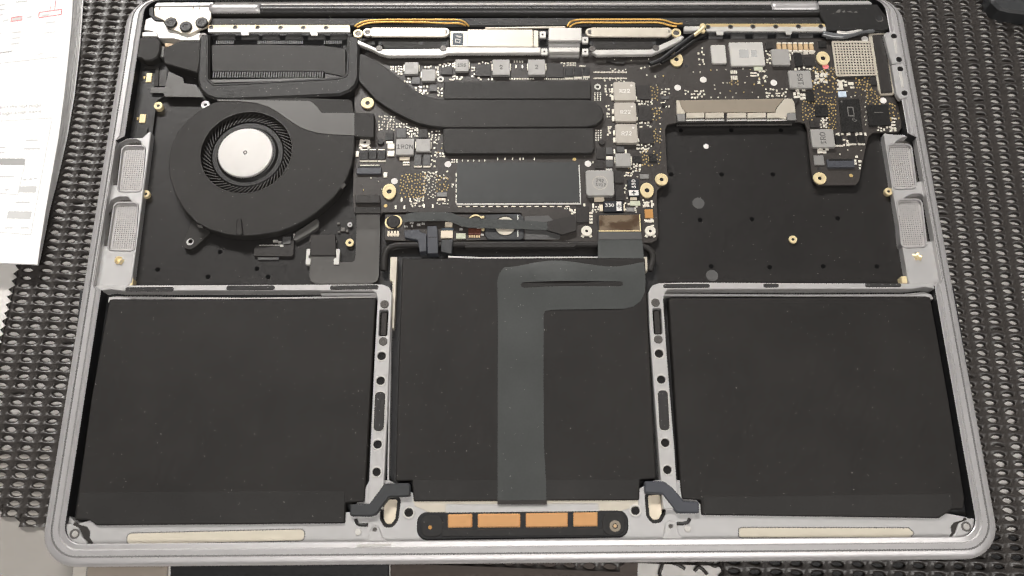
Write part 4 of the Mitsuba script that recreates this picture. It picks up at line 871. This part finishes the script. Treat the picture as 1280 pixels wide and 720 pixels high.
for pts, m, z in (([(505, 288), (523, 286.6), (526, 290), (533, 292), (533, 314), (524.5, 314.8), (522, 300), (506, 297)], 'blue_grey', .1), ([(534, 282.4), (546, 282), (547.6, 300), (547.4, 316.6), (534.4, 317), (534, 298)], 'blue_grey', .4), ([(551.5, 299.6), (566.5, 298.6), (564.4, 317.4), (551, 314.6)], 'slab_grey', .3)):
    q = put('cable_clamp', prism(poly(pts, z, .25), FL, z, .2), m, smooth=False)
    if z == .4: put('clamp_line', prism(rect(535.5, 296, 546.5, 297, z + .02), z - .1, z + .04), 'chip_black', q)
fr = put('seal_frame', cat(ptube([(479.5, 338), (480.5, 322), (481.5, 312), (486, 307.5), (494, 306.4), (560, 305.8), (650, 305.4), (730, 305.4), (790, 306.5), (806, 307.5), (814.5, 311), (817.5, 319), (816, 330), (812, 338)], -1.6, 1.15, sides=10)), 'cover_grey', smooth=True, label='black seal frame above the middle battery')
put('seal_bar', prism(poly([(581, 304.2), (718, 303.2), (722, 305), (718, 309), (581, 309.6)], -.2, .3), -2, -.2, .2), 'cover_grey', fr)

# ------------------------------------------------------------------ grey L cable, plug and small parts at the fan's lower right
fl2 = flex_sheet(poly([(446.5, 266), (475.5, 266), (475, 300), (473.5, 345), (471.5, 351), (464, 354.8), (394, 354.8), (388.5, 351), (386.6, 345), (388, 319.5), (418.5, 319.5), (423, 327.6), (440, 327.6), (443.4, 325.5), (444.5, 318)], -2.4, .3), lambda x, y: -2.3 + 1.4 * np.clip((y - P(460, 285, -2)[1]) / 5.0, 0, 1) + .12 * np.sin(y / 5), .2, 'flex_light', 'bent_cable', label='grey L-shaped flat cable beside the left frame rail')
pg = put('cable_socket', prism(poly([(388, 293), (419, 293), (420, 319), (387.4, 319)], -1.7, .2), FL, -1.7, .15), 'chip_dark', label='black cable socket with white clips')
for x0, x1 in ((382.4, 388.6), (417.4, 424.4)):
    xm = 388.6 if x0 < 400 else 417.4
    g = rect(x0, 311, x1, 330.6, -1.9, .3).difference(disc(xm, 320.5, 2.8, -1.9, 14))
    put('white_clip', prism(g, FL, -1.9, .12), 'steel_white', pg)
ringnut(437, 303, 5.2, -2.3, 'brass', BP); ringnut(437.2, 280.6, 3.2, -2.6, 'alu', BP)
put('small_component', cat(*[prism(rect(x, y, x + w, y + h, -2.9), FL, -2.9, .08) for x, y, w, h in ((421, 278, 4, 2.4), (426, 284, 5.5, 5), (422, 288.6, 3, 2.4), (432, 287, 3.4, 3), (419, 300, 2.4, 3), (387, 298, 2, 4))]), 'screw_grey', BP, kind='stuff')
mod = put('sensor_module', prism(poly([(317.5, 310), (322, 305.6), (352, 305), (363, 297), (367.6, 298), (367, 318), (364, 320.6), (317, 320)], -2.5, .2), FL, -2.5, .12), 'chip_dark', label='small black module below the fan')
put('sensor_chip', prism(rect(353, 295.6, 363.4, 305, -2.1), FL, -2.1, .08), 'chip_grey', mod)
put('sensor_pad', cat(prism(rect(341, 299.6, 347, 302.4, -2.6), FL, -2.6, .08), prism(rect(347.6, 301, 351.6, 304, -2.5), FL, -2.5, .08), prism(rect(350, 305.6, 354.4, 308.6, -2.3), FL, -2.3, .08), prism(rect(366.4, 292, 371.6, 294, -2.3), FL, -2.3, .06), prism(rect(366.4, 295.4, 371.6, 297.2, -2.3), FL, -2.3, .06), prism(rect(324, 306, 350, 307, -2.4), FL, -2.4)), 'steel', mod)
put('sensor_tab', prism(poly([(322, 321), (349, 321.4), (348, 324.6), (322, 324.8)], -3.0, .2), FL, -3.0, .1), 'chip_grey', mod)

# ------------------------------------------------------------------ left upper corner
io = put('antenna_board', prism(poly([(172, 78), (212, 78), (209, 118), (196, 126), (190, 172), (160, 176), (168, 120)], -2.2, .3), FL, -2.2, .1), 'plastic_black', label='black strip board along the left rim')
for x0, y0, x1, y1 in ((182.6, 91, 189.6, 102.6), (174.2, 142.4, 182, 153.4)):
    put('gold_pad', prism(rect(x0, y0, x1, y1, -1.8, .1), FL, -1.8, .12), 'brass', io)
    put('gold_pad', prism(rect(x0 - 3.4, y0 + 4, x0 - 1.2, y0 + 7.4, -1.9), FL, -1.9, .1), 'gold', io)
for pts, z, m in (([(180, 82), (199, 82.4), (198, 108), (192, 108), (194, 86), (180, 85)], -1.4, 'cover_grey'), ([(197, 87), (209, 87), (208, 108), (196, 108)], -1.9, 'chip_dark'), ([(171, 160), (185, 160), (183, 173), (168, 174)], -1.6, 'chip_black')):
    put('block', prism(poly(pts, z, .2), FL, z, .15), m, io)
put('grey_flex', prism(poly([(211, 89), (229, 97.5), (230, 104), (245, 105.6), (255, 121.5), (206, 120.8), (204, 116.2), (187.5, 116), (189, 109), (206, 109)], -1.0, .15), -1.4, -1.0, .06), 'flex_light', label='grey flat cable tucked beside the rubber frame')
ringnut(197.6, 131.8, 5.4, -1.4, 'brass', BP, h=2.0); ringnut(256.6, 130.6, 5.6, .6, 'alu', fan, h=1.2)
kn = put('round_cover', prism(poly([(175, 46), (196.5, 46), (201, 52), (200, 64), (197, 71), (189, 75.4), (181, 76), (176, 72.6), (164.5, 72), (165, 66), (166.5, 52), (170, 48)], 1.5, .6), FL, 1.5, .5), 'cover_grey', smooth=30, label='rounded black cover at the upper left corner')
wd = put('wedge_cover', prism(poly([(204.5, 60), (225, 51.2), (252, 51), (252, 66), (247, 91), (205.4, 79.4), (203.6, 70)], 1.0, .5), FL, 1.0, .35), 'cover_grey', label='dark wedge-shaped cover beside the rubber frame')
put('neck', prism(poly([(199, 56), (206, 58), (205, 72), (198, 70)], .3), FL, .3, .2), 'flex_light', wd)
put('neck', prism(poly([(206, 53.4), (217, 54.6), (214, 58.6), (206, 58)], .4), FL, .4, .1), 'cap_tan', wd)
hl = put('hinge_base', prism(poly([(182, 24), (190, 21), (204, 26), (210, 36), (231, 43), (250, 40), (252.5, 50), (226, 50.4), (217, 48), (199, 48), (191, 39), (179, 37.4)], .3, .5), FL, .3, .2), 'steel_white', label='white metal hinge base')
put('hinge_hole', prism(disc(193, 29.6, 6.4, .34, 24), 0, .34, .02), 'alu_rail', hl)
hp2 = put('hinge_plate', prism(poly([(192, 8.6), (263, 8.6), (264, 22), (257.5, 33.5), (247, 37.6), (237, 42.4), (226, 41.4), (210, 33.6), (205, 25.4), (193, 20)], 1.3, .8), .2, 1.3, .2), 'cream_metal', label='cream hinge plate with three black screws')
for x, y in ((213, 27.4), (231.7, 32.4), (251.6, 27.2)): screw(x, y, 7.6, 2.2, 'screw_black', hp2, h=1.0)
for x in (199.6, 241.6, 249.6): put('hinge_notch', prism(rect(x - .7, 8, x + .7, 12.4, 1.32), 1.2, 1.33), 'groove', hp2)
put('black_tuft', prism(poly([(186, 9), (191.6, 8), (192.4, 19), (204, 22.4), (205.4, 26), (193, 25.4), (186, 18)], .9, .3), FL, .9, .2), 'well_black', hl)
put('white_clip', prism(poly([(177.4, 39.6), (196, 39.8), (197, 45.4), (177, 45.4)], .8, .4), FL, .8, .2), 'steel_white', hl)
ringnut(253.5, 45, 5.0, .8, 'screw_grey', hl)

# ------------------------------------------------------------------ hinge barrel and the row of antennas
yb0 = 14.6
def bar(pts, z, m, name, parent=LAP, h=2, b=.3, r=.3, label=None): return put(name, prism(poly(pts, z, r), z - h, z, b), m, parent, label=label)
hb = put('hinge_barrel', tube([[*P(x, 15, -1.0), -1.0] for x in (266, 500, 800, 1024)], 2.55, sides=20), 'plastic_black', smooth=True, label='long black hinge barrel along the rear edge')
put('barrel_sleeve', tube([[*P(x, 13.5, -.7), -.7] for x in (264, 295, 327)], 2.65, sides=20), 'alu', hb, smooth=True)
put('barrel_sleeve', tube([[*P(x, 12.0, -.7), -.7] for x in (962.5, 990, 1021)], 2.65, sides=20), 'alu', hb, smooth=True)
bar([(262, 22.4), (1034, 21.0), (1036, 30.4), (866, 32), (470, 33), (262, 32.4)], -.1, 'rubber', 'hinge_seal', h=3, b=.5)
bar([(196, 1.9), (267, 1.8), (267, 7.2), (192, 8.2)], 1.2, 'alu_inner', 'hinge_strip', rim, h=4, b=.3)
bar([(267.6, 1.6), (1021.6, .4), (1021.6, 5.2), (640, 6.4), (267.6, 6.8)], .9, 'alu_grille', 'hinge_strip', rim, h=3, b=.3)
bar([(1022.6, .4), (1086, .4), (1092, 4.6), (1022.6, 5.4)], 1.2, 'alu_inner', 'hinge_strip', rim, h=4, b=.3)
def antenna(x0, x1, y0, ym, y1, holes, tabs, label):
    z = .9
    g = poly([(x0, y0), (x1, y0), (x1 + 1, y1), (x0 + 1, y1)], z, .5)
    hs_ = shapely.union_all([disc(x, y, 2.9, z, 16) for x, y in holes])
    gold = poly([(x0, y0), (x1, y0), (x1 + .4, ym), (x0, ym)], z)
    k = put('antenna_bar', prism(g.difference(gold.union(hs_)), z - .8, z, .12), 'steel_white', label=label)
    put('gold_edge', prism(g.intersection(gold).difference(hs_), z - .8, z - .04, .08), 'gold_edge', k)
    for x, y in holes: put('bar_hole', prism(disc(x, y, 2.9, z - .2, 16), z - 1, z - .3), 'chip_dark', k); put('bar_hole_rim', prism(disc(x, y, 3.2, z, 16).difference(disc(x, y, 2.2, z, 16)), z - .2, z + .06, .05), 'screw_grey', k)
    for q in tabs: put('tab', prism(poly(q, z - .1, .1), z - .6, z - .1, .1), 'steel_white', k)
    return k
antenna(259, 437, 31, 35.2, 40.2, [(264, 34), (294, 34), (322, 34.3), (350.6, 34.5), (379, 34.6), (407.6, 34.6)], [[(301, 39), (311, 39), (311, 44), (302, 44)], [(387, 39), (397, 39), (397, 44.4), (389, 44.4)]], 'left white and gold antenna bar with six dark holes')
antenna(882, 1032, 29.4, 33.2, 39, [(884.8, 33.6), (913.2, 33.4), (941.2, 33.2), (969.6, 33.2), (998, 33), (1026, 32.8)], [[(895, 38), (905, 38), (904, 43.4), (896, 43.4)], [(981, 38), (990.6, 38), (989, 43), (983, 43)]], 'right white and gold antenna bar with six dark holes')
bar([(855, 32.4), (880, 32), (880, 38.6), (855, 38.4)], .5, 'steel_white', 'antenna_link')
vt = put('vent_wall', prism(poly([(258, 41), (440, 41), (440, 50), (258, 50)], -2.3), FL, -2.3), 'well_black')
for x in (272, 302, 328, 357, 385, 413): put('vent_ramp', prism(poly([(x, 42), (x + 21, 42), (x + 22, 48.6), (x - 1, 48.6)], -1.3, .2), -2.4, -1.3, .5), 'chip_grey', vt)
vt2 = put('vent_wall', prism(poly([(868, 39), (1040, 39), (1040, 49), (868, 49)], -2.3), FL, -2.3), 'well_black')
for x in (885, 913, 941, 970, 998): put('vent_ramp', prism(poly([(x, 41), (x + 19, 41), (x + 19, 47.8), (x, 47.8)], -1.3, .2), -2.4, -1.3, .5), 'chip_grey', vt2)

# bracket row in the middle
zb = 1.2
bar([(466, 33), (846, 33), (848, 70), (800, 74), (470, 73)], -1.6, 'well_black', 'bracket_tray', h=1.9)
def long_plate(x0, x1, rings, brass, label):
    k = bar([(x0, 34), (x1, 34.4), (x1, 46), (x0, 45.6)], zb, 'cream_metal', 'bracket_plate', h=.9, b=.15, r=.4, label=label)
    for x, y in rings:
        put('plate_end', prism(disc(x, y, 6.2, zb, 24).difference(disc(x, y, 3.2, zb, 16)), zb - .9, zb + .05, .12), 'cream_metal', k)
        screw(x, y, 3.3, zb - .1, 'screw_grey', k)
    ringnut(brass[0], brass[1], 6.2, zb + .2, 'brass', k, inner=.62, hole='screw_grey')
    return k
long_plate(464, 557, [(459.5, 40), (556, 40)], (447.5, 41.6), 'left cream bracket plate')
long_plate(739, 836, [(738, 40), (834, 39.4)], (845.4, 40.6), 'right cream bracket plate')
for pts, cuts in (([(476, 49), (562, 49), (562, 61), (480, 61)], [(523.5, 528, 49, 56), (473, 478, 50, 56), (551, 560, 50, 57)]), ([(737, 47.6), (820, 47.6), (818, 61), (738, 61)], [(765, 769, 47.6, 55), (737, 742, 48, 56), (815, 820, 48, 56)])):
    k = bar(pts, -.2, 'cover_grey', 'dark_block', h=2, b=.15)
    for a, b_, c, d in cuts: put('block_gap', prism(rect(a, c, b_, d, -.17), -.6, -.16), 'well_black', k)
bb = bar([(436.5, 48), (438.6, 45.6), (470, 59.6), (476, 61.4), (550, 60.8), (560, 58.4), (676, 58.8), (676, 66.2), (560, 66.6), (552, 69.6), (484, 69.8), (474, 67), (466, 62.6), (437.5, 51)], zb + .3, 'steel_white', 'bent_bar', h=1.6, b=.3, label='left bent white bar along the bracket row')
for x, y in ((474, 60), (554, 60)): screw(x, y, 4.2, zb + .6, 'screw_grey', bb, h=.9)
bb2 = bar([(738, 62.6), (745, 61.6), (813, 61.4), (824, 56.4), (852, 43.6), (855.6, 46), (851, 51), (826, 63.2), (815, 68), (746, 68.8), (740, 65.6)], zb + .3, 'steel_white', 'bent_bar', h=1.6, b=.3, label='right bent white bar along the bracket row')
for x, y in ((740.4, 60.6), (820, 59.4)): screw(x, y, 4.2, zb + .6, 'screw_grey', bb2, h=.9)
cf = bar([(562.5, 38.6), (585, 38.6), (584.6, 58), (562.5, 58)], zb - .1, 'cream_metal', 'chip_frame', h=1.6, b=.12)
put('blue_chip', prism(poly([(566.4, 41), (579.4, 41.4), (578.6, 56.4), (565.6, 56)], zb + .06), zb - .6, zb + .06, .1), 'dark_blue', cf)
put('chip_mark', cat(prism(poly([(569, 44), (577, 45), (576, 47.4), (571, 46)], zb + .1), zb, zb + .11), prism(poly([(568.6, 48), (576, 49), (575, 54), (569, 53)], zb + .1).difference(poly([(570, 49.4), (574.6, 50), (574, 52.4), (570, 52)], zb + .1)), zb, zb + .11)), 'ferrite', cf)
lp = bar([(584.5, 36.4), (666, 36.8), (666.4, 58.6), (584.5, 58)], zb + .2, 'cream_metal', 'cover_plate', h=1.8, b=.15, label='plain cream cover plate in the middle of the bracket row')
bar([(666.8, 37.4), (673, 38), (673, 58.4), (666.8, 58.4)], zb, 'cream_metal', 'plate_edge', lp, h=1.5, b=.12)
bar([(588, 34.2), (707, 32.6), (707, 34.4), (588, 35.8)], zb - .2, 'cream_metal', 'plate_lip', lp, h=.8, b=.08)
for x, y in ((678.4, 43), (680.4, 64.4), (731.4, 49.8), (731.6, 64.6)):
    k = bar([(x - 4, y - 4), (x + 4, y - 4), (x + 4, y + 4), (x - 4, y + 4)], zb - .2, 'steel_white', 'clip', h=1.0, b=.12)
    put('clip_hole', prism(disc(x, y, 1.3, zb - .18, 10), zb - .4, zb - .17), 'chip_black', k)
cb = bar([(685.6, 34.6), (727, 34.4), (727, 50.6), (685.6, 50.6)], zb + .9, 'steel_white', 'bent_bracket', h=1.4, b=.2, label='bent white bracket stepping down')
bar([(685.6, 51), (725.4, 51), (725.2, 58.8), (685.8, 58.8)], zb - .1, 'ferrite_side', 'bracket_step', cb, h=1.4, b=.2)
bar([(685.8, 59), (724.8, 59), (724.6, 65), (686, 65)], zb + .5, 'steel_white', 'bracket_step', cb, h=1.6, b=.2)
bar([(686, 65.2), (724.6, 65.2), (724, 71), (686.4, 71)], -.2, 'ferrite', 'bracket_step', cb, h=1.6, b=.3)
for pts in ([(443, 33), (449, 28.6), (458, 25.6), (480, 24.6), (540, 24.6), (574, 24.6), (582, 27), (586, 33)], [(446, 34.6), (456, 29), (480, 27.4), (530, 28), (560, 29.4), (576, 28.6), (582, 32)], [(709, 33), (711, 27), (718, 24.6), (760, 24.2), (828, 24.2), (838, 28), (846, 31), (853, 29.6)], [(712, 34), (716, 29), (726, 28), (770, 28.4), (826, 28), (838, 33), (846, 33)]):
    put('gold_cable', ptube(pts, .9, .40, sides=8), 'gold_cable', smooth=True)
put('black_cable', ptube([(880, 36), (870, 42), (856, 52), (840, 64), (826, 75), (812, 80)], .5, .9, sides=8), 'well_black', smooth=True)
put('black_cable', ptube([(884, 42), (872, 48), (858, 58), (842, 70), (826, 78)], -.3, .8, sides=8), 'chip_black', smooth=True)
ac = put('antenna_plug', ptube([(867.5, 44.5), (874, 39.5), (881, 33)], 1.1, .75, sides=10), 'brass', smooth=True)
put('plug_head', prism(disc(878.6, 31.6, 3.6, 1.5, 18), .4, 1.5, .2), 'brass', ac); put('plug_head', prism(disc(879, 38, 3.0, 1.3, 18), .4, 1.3, .2), 'brass', ac)
bar([(752, 75), (783, 75), (780, 79.6), (770, 79.4)], -.5, 'chip_dark', 'foot', h=.9, b=.1)

# ------------------------------------------------------------------ right upper corner
hc = put('hinge_cover', prism(poly([(1022.5, 5.6), (1097, 5), (1104, 15), (1110, 22.4), (1111.6, 36), (1105, 37.6), (1088, 36), (1080, 37.6), (1034, 37.8), (1032, 30), (1026, 20)], 1.5, .5), FL, 1.5, .35), 'plastic_black', label='black plastic hinge cover at the upper right corner')
put('cover_hole', prism(disc(1098.6, 22.6, 4.0, 1.54, 20), 1.3, 1.53), 'well_black', hc)
put('hole_glint', prism(disc(1099.4, 23.6, 4.8, 1.5, 20).difference(disc(1098.6, 22.6, 4.2, 1.5, 20)), 1.3, 1.56), 'screw_grey', hc)
sc = [poly([(1044, 15.6), (1048, 12), (1051, 11.6), (1050, 15.6)], 1.52), poly([(1053, 14), (1056, 12.6), (1056.4, 15.4), (1053.6, 15.6)], 1.52), poly([(1059, 15), (1063, 13.4), (1066, 15.6)], 1.52), poly([(1068, 14.6), (1071, 14.2), (1072, 15.6), (1068, 15.8)], 1.52)]
put('scuff', cat(*[prism(q, 1.4, 1.53) for q in sc]), 'grey_print', hc)
put('cable_sleeve', ptube([(1028, 42), (1040, 45), (1052, 46), (1064, 43.4), (1078, 38.6), (1092, 37.6)], .2, 1.3, sides=10, flat=.8), 'clear_tape', hc, smooth=True)
put('cable_sleeve', ptube([(1046, 40.4), (1056, 41.8), (1066, 40.6), (1077, 37)], .9, .75, sides=10, flat=.8), 'steel_white', hc, smooth=True)
put('black_lead', ptube([(1032, 48), (1052, 49), (1070, 45), (1088, 40), (1106, 39)], -.1, .6, sides=8), 'well_black', hc, smooth=True)
for pts, bx in (([(1105, 43), (1108, 40.4), (1120, 39.6), (1129, 78), (1115, 80)], [(1116.5, 47.6), (1120.6, 47.6), (1122, 66.6), (1119.4, 66.8)]), ([(1114.6, 81), (1129.4, 79.6), (1137, 117), (1134, 122), (1125, 124), (1121, 118)], [(1123.5, 89), (1127.2, 88.6), (1130.2, 108.6), (1127, 109.6)])):
    k = put('port_bracket', prism(poly(pts, 2.25, .5), .5, 2.25, .2), 'alu_inner', label='silver port bracket on the right rim')
    put('port_bar', prism(poly(bx, 2.4, .15), 2.1, 2.45, .12), 'steel_white', k)
for x, y in ((1117.6, 44.8), (1124, 74), (1125.6, 86), (1131, 116)):
    screw(x, y, 3.6, 2.5, 'screw_black', LAP + '__port_bracket', h=.5)
# ------------------------------------------------------------------ printed booklet at the left edge
thing('printed_booklet', 'white printed booklet of stacked pages lying on the mat at the upper left', 'booklet')
BK = 'printed_booklet'
z_lo, z_hi = -9.2, -4.6
outer = [(104, -4), (102, 30), (99.6, 62), (93, 118), (83.6, 172), (72, 222), (62, 262), (51, 318), (48, 331.2)]
inner = [(91.4, -4), (89, 30), (86.4, 62), (80.4, 118), (73.4, 172), (64, 224), (57, 264), (49.6, 312), (46.6, 330.4)]
NL = 9
for k in range(NL):
    t = k / (NL - 1); z0 = z_lo + (z_hi - z_lo) * t; tt = t ** .8
    edge = [(a[0] * (1 - tt) + b[0] * tt + rng.uniform(-.25, .25), a[1] * (1 - tt) + b[1] * tt) for a, b in zip(outer, inner)]
    pts = edge + [(-40, 327.5 - .3 * t), (-40, -4)]
    top = k == NL - 1
    g = sg.Polygon([P(x, y, z0) for x, y in pts]).buffer(0)
    put('page', prism(g, z0 - .42, z0 + (.06 if top else 0), .04), 'paper' if top else 'paper_edge', BK, label='printed top page' if top else None)
zp = z_hi + .06
def ink(pts, m='ink_light', name='print'): put(name, prism(sg.Polygon([P(x, y, zp + .03) for x, y in pts]).buffer(0), zp - .02, zp + .03), m, BK)
def line(x0, y0, x1, y1, w=.9, m='ink_light', name='print_line'):
    d = np.array([x1 - x0, y1 - y0]); n = np.array([-d[1], d[0]]) / np.linalg.norm(d) * w / 2
    ink([(x0 + n[0], y0 + n[1]), (x1 + n[0], y1 + n[1]), (x1 - n[0], y1 - n[1]), (x0 - n[0], y0 - n[1])], m, name)
def box_(pts, m, w=.9, name='print_box'):
    for a, b in zip(pts, pts[1:] + pts[:1]): line(*a, *b, w, m, name)
box_([(49, 15.6), (77, 11.6), (76.6, 18), (48.4, 22.2)], 'ink_red', 1.2, 'red_box'); box_([(14.4, 22.2), (27.4, 20.2), (27, 25.2), (13.6, 26.8)], 'ink_red', 1.2, 'red_box')
line(69.6, 0, 68.4, 12, .9, 'ink_red', 'red_line'); line(63.8, 8, 63.2, 11.6, .9, 'ink_red', 'red_line')
ink([(15.4, 22.6), (26.4, 21), (26, 24.6), (14.8, 26)], 'ink_light'); ink([(52, 18.4), (62, 16.8), (62, 19), (52, 20.6)], 'ink_light')
for x0, y0, w in ((20, 2, 14), (-4, 6, 10), (-4, 12, 10), (-4, 18.6, 8), (4, 25.4, 7), (33.4, 21.4, 6.4), (57, 28, 12.5), (15, 40.4, 11), (15, 47.4, 10.6), (14, 54.4, 9.6), (54, 40.6, 14.6), (54, 53.4, 12), (-4, 42, 5)):
    line(x0, y0 + .8, x0 + w, y0 - .6, 1.7, 'ink_light', 'print_line')
ink([(49.6, 31), (73, 28.4), (72, 69), (47, 71)], 'paper'); ink([(52, 47), (66, 45.4), (65.6, 57), (51.6, 58)], 'paper')
line(-4, 79.6, 72, 71.2, 1.0); line(-4, 66.6, 16, 63.8, 1.4, 'ink_grey'); line(47, 68, 54.6, 67, 1.6, 'ink_light')
ang = math.degrees(math.atan2(*(P(48, 132, zp) - P(0, 134.6, zp))[::-1]))
text('mend the test page', 22.6, 133.6, 4.0, zp, 'ink_grey', BK, 'lettering', ang, False)
text('manage driver name.', 22.4, 141.2, 4.0, zp, 'ink_grey', BK, 'lettering', ang, False)
line(-4, 151.6, 65.4, 147.4, .8); line(65.4, 147.4, 38.4, 293.6, .8); line(38.6, 293.6, -4, 290, .9)
ink([(-4, 198), (31.6, 198.2), (30.8, 206.4), (-4, 206)], 'ink_grey', 'title_bar'); line(31, 206, 22, 243.6, .8); line(22, 243.6, -4, 241, .9)
for x0, y0, w in ((32, 175.6, 15), (30, 186, 20), (-4, 184.6, 11), (-4, 191, 10), (0, 221, 18), (29, 224.6, 4), (36, 224, 4), (42, 223, 4), (6, 237.4, 5), (19, 253, 18), (6, 285, 10), (26, 285, 10)):
    line(x0, y0, x0 + w, y0 - .2, 1.8)
ink([(24, 233), (46, 232.6), (44.4, 241), (22.6, 240.6)], 'ink_light'); ink([(10, 264), (40, 264.6), (38, 274), (8.4, 273)], 'ink_light')
